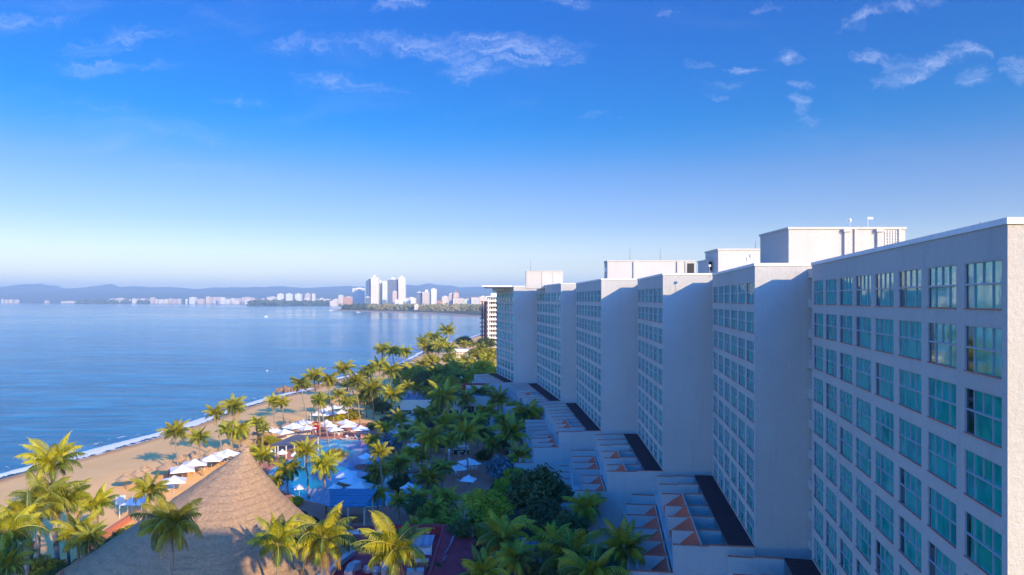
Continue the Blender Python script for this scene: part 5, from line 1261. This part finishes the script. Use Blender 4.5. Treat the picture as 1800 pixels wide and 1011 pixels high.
def facade_mat(name, wall, win, fh=3.2, bw=3.5, band=.45, vert=.6, wallr=.7):
    m = bpy.data.materials.new(name); m.use_nodes = True; t = m.node_tree; b = t.nodes['Principled BSDF']
    s = nd(t, 'ShaderNodeSeparateXYZ'); g = nd(t, 'ShaderNodeNewGeometry'); t.links.new(g.outputs['Position'], s.inputs[0])
    fz = math_n(t, 'FRACT', math_n(t, 'DIVIDE', s.outputs[2], fh)); fx = math_n(t, 'FRACT', math_n(t, 'DIVIDE', math_n(t, 'ADD', s.outputs[0], s.outputs[1]), bw))
    a = math_n(t, 'MULTIPLY', math_n(t, 'LESS_THAN', fz, band), math_n(t, 'LESS_THAN', fx, vert))
    sn = nd(t, 'ShaderNodeSeparateXYZ'); t.links.new(g.outputs['Normal'], sn.inputs[0])
    a = math_n(t, 'MULTIPLY', a, math_n(t, 'LESS_THAN', sn.outputs[2], .5))
    cx = nd(t, 'ShaderNodeCombineXYZ'); t.links.new(math_n(t, 'FLOOR', math_n(t, 'DIVIDE', s.outputs[2], fh)), cx.inputs[2]); t.links.new(math_n(t, 'FLOOR', math_n(t, 'DIVIDE', math_n(t, 'ADD', s.outputs[0], s.outputs[1]), bw)), cx.inputs[0])
    wn = nd(t, 'ShaderNodeTexWhiteNoise'); t.links.new(cx.outputs[0], wn.inputs[0])
    wc = mixc(t, math_n(t, 'MULTIPLY', wn.outputs[0], .6), win, wall)
    wl_ = mixc(t, maprange(t, noise_n(t, g.outputs['Position'], .04, 3), .3, .7, 0, .3), wall, tuple(v*.75 for v in wall))
    t.links.new(mixc(t, a, wl_, wc), b.inputs['Base Color']); b.inputs['Roughness'].default_value = .7
    return m
FM = {'w': facade_mat('white_tower_face', (.8, .76, .7), (.38, .36, .36), 3.3, 9, .4, .7), 'g': facade_mat('greenish_tower_face', (.66, .7, .62), (.35, .42, .42), 3.3, 8, .45, .6),
      'd': facade_mat('dark_glass_and_shade_face', (.16, .19, .27), (.05, .07, .14), 3.3, 5, .55, .8), 'h': facade_mat('grey_hotel_face', (.6, .57, .55), (.45, .43, .43), 60, 7, .95, .4),
      'b': facade_mat('beige_grid_face', (.6, .5, .42), (.2, .17, .18), 4, 5, .5, .6), 'o': facade_mat('orange_face', (.6, .3, .17), (.3, .16, .12), 4, 6, .5, .5),
      'c': facade_mat('cream_face', (.74, .62, .48), (.35, .28, .24), 4, 7, .45, .5), 'p': facade_mat('pinkish_face', (.62, .47, .4), (.3, .22, .22), 4, 6, .45, .5)}
def building(x0, x1, yt, Y, k, label, side=None, dep=None, roof=True, grp=None, base=-1, extra=None, name='building', cat='building'):
    X0, X1 = (x0-900)/F*Y, (x1-900)/F*Y; zt = HC-(yt-YH)*Y/F; dep = dep or max(12, (X1-X0)*.8)
    th = thing(name, ((X0+X1)/2, Y, -.4), label, cat, grp)
    b = MB(); b.box(X0, Y, base, X1, Y+dep, zt); b.build('body', FM[k], th)
    b = MB(); w = X1-X0; b.box(X0-w*.015, Y-w*.015, zt+.002, X1+w*.015, Y+dep, zt+1.2)
    b.box(X0+w*.3, Y+dep*.3, zt+1.202, X0+w*.62, Y+dep*.7, zt+4.2 if roof is True else zt+roof); b.build('roof', M['lw'] if side != 'r' else M['muted'], th)
    if extra: extra(th, X0, X1, Y, zt, dep)
    return th
def slabs(th, X0, X1, Y, zt, dep):
    b = MB(); n = int(zt/3.4)
    for k in range(1, n): b.box(X0+.5, Y-1.6, k*3.4, X1-.5, Y-.005, k*3.4+.9)
    b.build('balcony', M['lw'], th)
def fins(th, X0, X1, Y, zt, dep):
    b = MB()
    for k in range(9): x = X0+(X1-X0)*k/8.0; b.box(x-.7, Y-2.2, 0, x+.7, Y-.005, zt-3)
    b.box(X0-1, Y-2.5, zt-2.9, X1+1, Y-.006, zt); b.build('fin', M['lw'], th)
PT = 2700
building(620, 643, 507.5, PT+100, 'h', 'broad grey-white hotel slab with vertical ribs, left of the tall towers', extra=fins, dep=40)
building(641.5, 647.5, 494, PT, 'g', 'slim pale tower at the left of the tall pair')
building(642, 650, 523, PT-60, 'd', 'low blue glass block at the foot of the slim pale tower')
building(647.2, 651.6, 490, PT-20, 'd', 'side wing of the brightest white tower, shade painted into its dark face', dep=30)  # dark face colour stands for shade on the white tower's side
building(651.8, 664, 488.5, PT-30, 'w', 'brightest white tower with rounded cap, left of the pale green ones', extra=slabs, roof=10, dep=30)
building(664.4, 671.5, 494, PT+20, 'g', 'pale green tower right of the brightest white one', extra=slabs)
building(672, 681, 495.5, PT, 'g', 'second pale green tower, shorter, near the dark glass one', extra=slabs)
building(681.5, 699.5, 491.5, PT, 'd', 'tall dark blue glass tower', roof=8, dep=40)
building(700, 712, 488.5, PT-10, 'w', 'white tower joined to the right side of the dark glass tower', extra=slabs, roof=8)
building(690, 697, 513, PT-80, 'p', 'narrow purple-grey block in front of the dark glass tower')
building(694, 727, 527, PT-160, 'w', 'low bright white block before the two-tone towers'); building(722, 730, 525, PT-190, 'w', 'small white stepped block right of the low bright one')
building(732.3, 742, 514.5, PT-100, 'd', 'end of the beige grid hotel, shade painted into its dark face'); building(742.2, 757.5, 514, PT-110, 'b', 'beige hotel block with a fine window grid', roof=10, extra=slabs); building(757.8, 767, 508.5, PT-120, 'w', 'plain white stair tower on the right of the beige grid hotel')  # the hotel's dark end is shade put into the face colour
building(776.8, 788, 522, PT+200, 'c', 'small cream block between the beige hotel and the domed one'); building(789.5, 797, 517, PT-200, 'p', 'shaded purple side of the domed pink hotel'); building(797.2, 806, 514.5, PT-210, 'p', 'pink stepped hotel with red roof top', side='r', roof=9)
building(797, 815, 525, PT-240, 'c', 'cream ribbed hotel wing with red roof, left part', side='r', extra=fins); building(816, 828, 525.5, PT-240, 'g', 'greyish middle wing of the long hotel by the point', side='r'); building(829, 842, 523.5, PT-260, 'w', 'white right wing of the long hotel by the point', side='r', extra=fins)
building(843, 856, 522, PT-100, 'c', 'cream block behind the concrete frame building'); building(715, 731, 524, PT+300, 'p', 'hazy low block behind the low bright white one'); building(768, 777, 530, PT-100, 'o', 'small orange roofed block right of the white stair tower', side='r')
building(728, 736, 536.5, PT-330, 'c', 'small yellow house by the far beach'); building(742, 750, 537.5, PT-340, 'c', 'second small yellow house by the far beach'); building(815, 823, 538.5, PT-420, 'o', 'orange roofed house among the far trees', side='r'); building(786, 793, 540.5, PT-450, 'o', 'reddish house among the far trees, left one', side='r')
MD = 4300
building(603, 620, 522.5, MD, 'o', 'broad orange hotel on the mid shore'); building(594.5, 602.5, 519.5, MD, 'c', 'cream tower left of the broad orange hotel'); building(586, 594, 526.5, MD-200, 'c', 'low cream block farther left of the broad orange hotel'); building(580, 592, 529.5, MD-400, 'c', 'small cream waterside block near the tip of the point')
for x0, x1, lab in ((487.5,497,'first from the left'),(502.5,513,'second from the left'),(518.5,529,'third from the left'),(536,545,'fourth from the left, with a stepped base'),(548.5,553.5,'fifth and slimmest')):
    building(x0, x1, 517, 5000, 'w' if x0 != 536 else 'p', 'white tower of the distant row of five, '+lab, roof=6)
building(534.5, 544, 525, 4900, 'c', 'low cream block before the fourth tower of the distant row'); building(469, 487, 522.5, 5100, 'c', 'broad cream block left of the distant row of five')
building(556, 562, 526.5, 5000, 'c', 'cream block right of the distant row of five'); building(562.5, 568, 524.5, 5050, 'w', 'slightly taller cream block right of the distant row of five'); building(568.5, 580, 526.5, 5050, 'c', 'long low cream block right of the distant row of five')
ORD = ['first','second','third','fourth','fifth','sixth','seventh','eighth','ninth','tenth','eleventh','twelfth','thirteenth','fourteenth','fifteenth','sixteenth','seventeenth','eighteenth','nineteenth','twentieth']
FL = ['hazy far-shore block, %s leftwards from the row of five' % q for q in ORD]+['faint far-shore block, %s of the fainter ones' % q for q in ORD]
rnd = random.Random(11)
for i, (x0, x1, yt) in enumerate([(441,450,525.5),(447,466,528.5),(458,464,524.8),(425,442,522.8),(412,424,525),(404,412,524.5),(395,404,526),(388,395,523),(362,368,521.5),(369,384,522.5),(384,389,522.2),(347,357,525.5),(333,343,522.5),(326,330,526),(311,317,525.5),(303,310,526),(296,302,525),(288,295,526),(279,287,526.5),
      (272,278,526),(264,271,523),(255,263,525.5),(247,254,525),(239,246,525.5),(232,238,525),(223,231,527),(205,216,524),(193,202,525),(186,192,527.5),(175,184,528.5),(107,130,529.5),(78,84,528.5),(25,31,527),(16,21,526.5),(8,13,527),(2,5,526),(430,440,527.5),(410,420,529),(376,388,528.5)]):
    z = rnd.uniform(-150, 150)
    yb = 529.8 if x0 < 150 else 533
    building(x0, x1, yt+.3, (6500 if x0 < 180 else 6300-(x0-180)*3)+z, rnd.choice(['w', 'w', 'c', 'c', 'p']), FL[i], roof=3, grp='hazy blocks on the far shore', name='distant_building')
# far tree belts: nobody could count them
def belt(name, pxs, Y0, n, r0, r1, m, label, spread=120, seed=0, zt=(0, 8)):
    rnd = random.Random(seed); b = MB()
    for i in range(n):
        x = rnd.uniform(*pxs); Y = Y0+rnd.uniform(0, spread); X = (x-900)/F*Y; r = rnd.uniform(r0, r1); zc = rnd.uniform(*zt); vs = []
        for k in range(9):
            c = Vector((X+rnd.gauss(0, r*.5), Y+rnd.gauss(0, r*.5), zc+rnd.gauss(0, r*.35))); a = Vector((rnd.uniform(-1, 1), rnd.uniform(-1, 1), rnd.uniform(-1, 1))).normalized()*r*.5; e = a.orthogonal().normalized()*r*.45
            b.add([c-a, c+e, c+a, c-e], [(0, 1, 2, 3)])
    return tag(b.build(name, m), label, 'trees', kind='stuff')
M['belt'] = mat('far_tree_belt', (.14, .15, .06), .9, (.27, .22, .09), .01); M['beltd'] = mat('far_dark_tree_belt', (.05, .075, .05), .9, (.09, .11, .06), .01)
belt('tree_belt', (650, 860), 2400, 1500, 6, 14, M['belt'], 'belt of green and brown trees round the towers on the point', 100, 1, (1, 9))
belt('tree_belt', (740, 862), 2150, 900, 6, 13, M['belt'], 'scrubby trees behind the far beach, right part', 90, 2, (1, 8))
belt('tree_belt', (607, 660), 2480, 500, 6, 12, M['beltd'], 'dark trees at the tip of the point', 60, 3, (1, 10))
belt('tree_belt', (440, 640), 4300, 900, 12, 26, M['beltd'], 'dark trees along the distant shore', 400, 4, (1, 10))
belt('tree_belt', (140, 470), 6100, 1100, 15, 34, M['beltd'], 'dark tree line along the farthest shore', 300, 5, (1, 10))
belt('shore_thicket', (700, 872), 255, 700, 1.2, 2.4, M['leaf_md'], 'undergrowth filling the palm grove by the farthest tower', 90, 6, (0.5, 3.2))

# boats
def boat(x, y, L, label):
    p = G(x, y, SEA); th = thing('motor_boat', (p.x, p.y, SEA), label, 'boat')
    b = MB(); w = L*.15; pts = [(-L/2, -w), (L*.2, -w), (L/2, 0), (L*.2, w), (-L/2, w)]; k_ = min(1, L/7); b.prism([(a*.9, c*.8) for a, c in pts], -.2, .9*k_, 0, pts); b.build('hull', M['lw'], th, local=True)
    b = MB(); b.prism([(-L*.25, -w*.7), (L*.12, -w*.7), (L*.12, w*.7), (-L*.25, w*.7)], .9*k_+.002, 2.2*k_, 0, [(-L*.22, -w*.6), (L*.05, -w*.6), (L*.05, w*.6), (-L*.22, w*.6)]); b.build('cabin', M['lw'], th, local=True)
boat(630, 549.3, 14, 'white motor boat off the beach of the point'); boat(468, 557, 9, 'small white motor boat alone in the middle of the bay'); boat(582, 546, 16, 'pale boat by the tip of the point'); boat(470, 652, 1.1, 'tiny white float near the shore left of the rocks')

# ================================================================ haze
m = bpy.data.materials.new('haze'); m.use_nodes = True; t = m.node_tree; t.nodes.clear(); o = nd(t, 'ShaderNodeOutputMaterial'); v = nd(t, 'ShaderNodeVolumePrincipled')
v.inputs['Color'].default_value = (.46, .70, .95, 1); v.inputs['Density'].default_value = 1.3e-4; t.links.new(v.outputs[0], o.inputs['Volume'])
b = MB(); b.box(-15000, -500, -12, 15000, 14500, 362); hz = b.build('haze', m); tag(hz, 'thin blue morning haze over the bay', 'haze', kind='stuff')
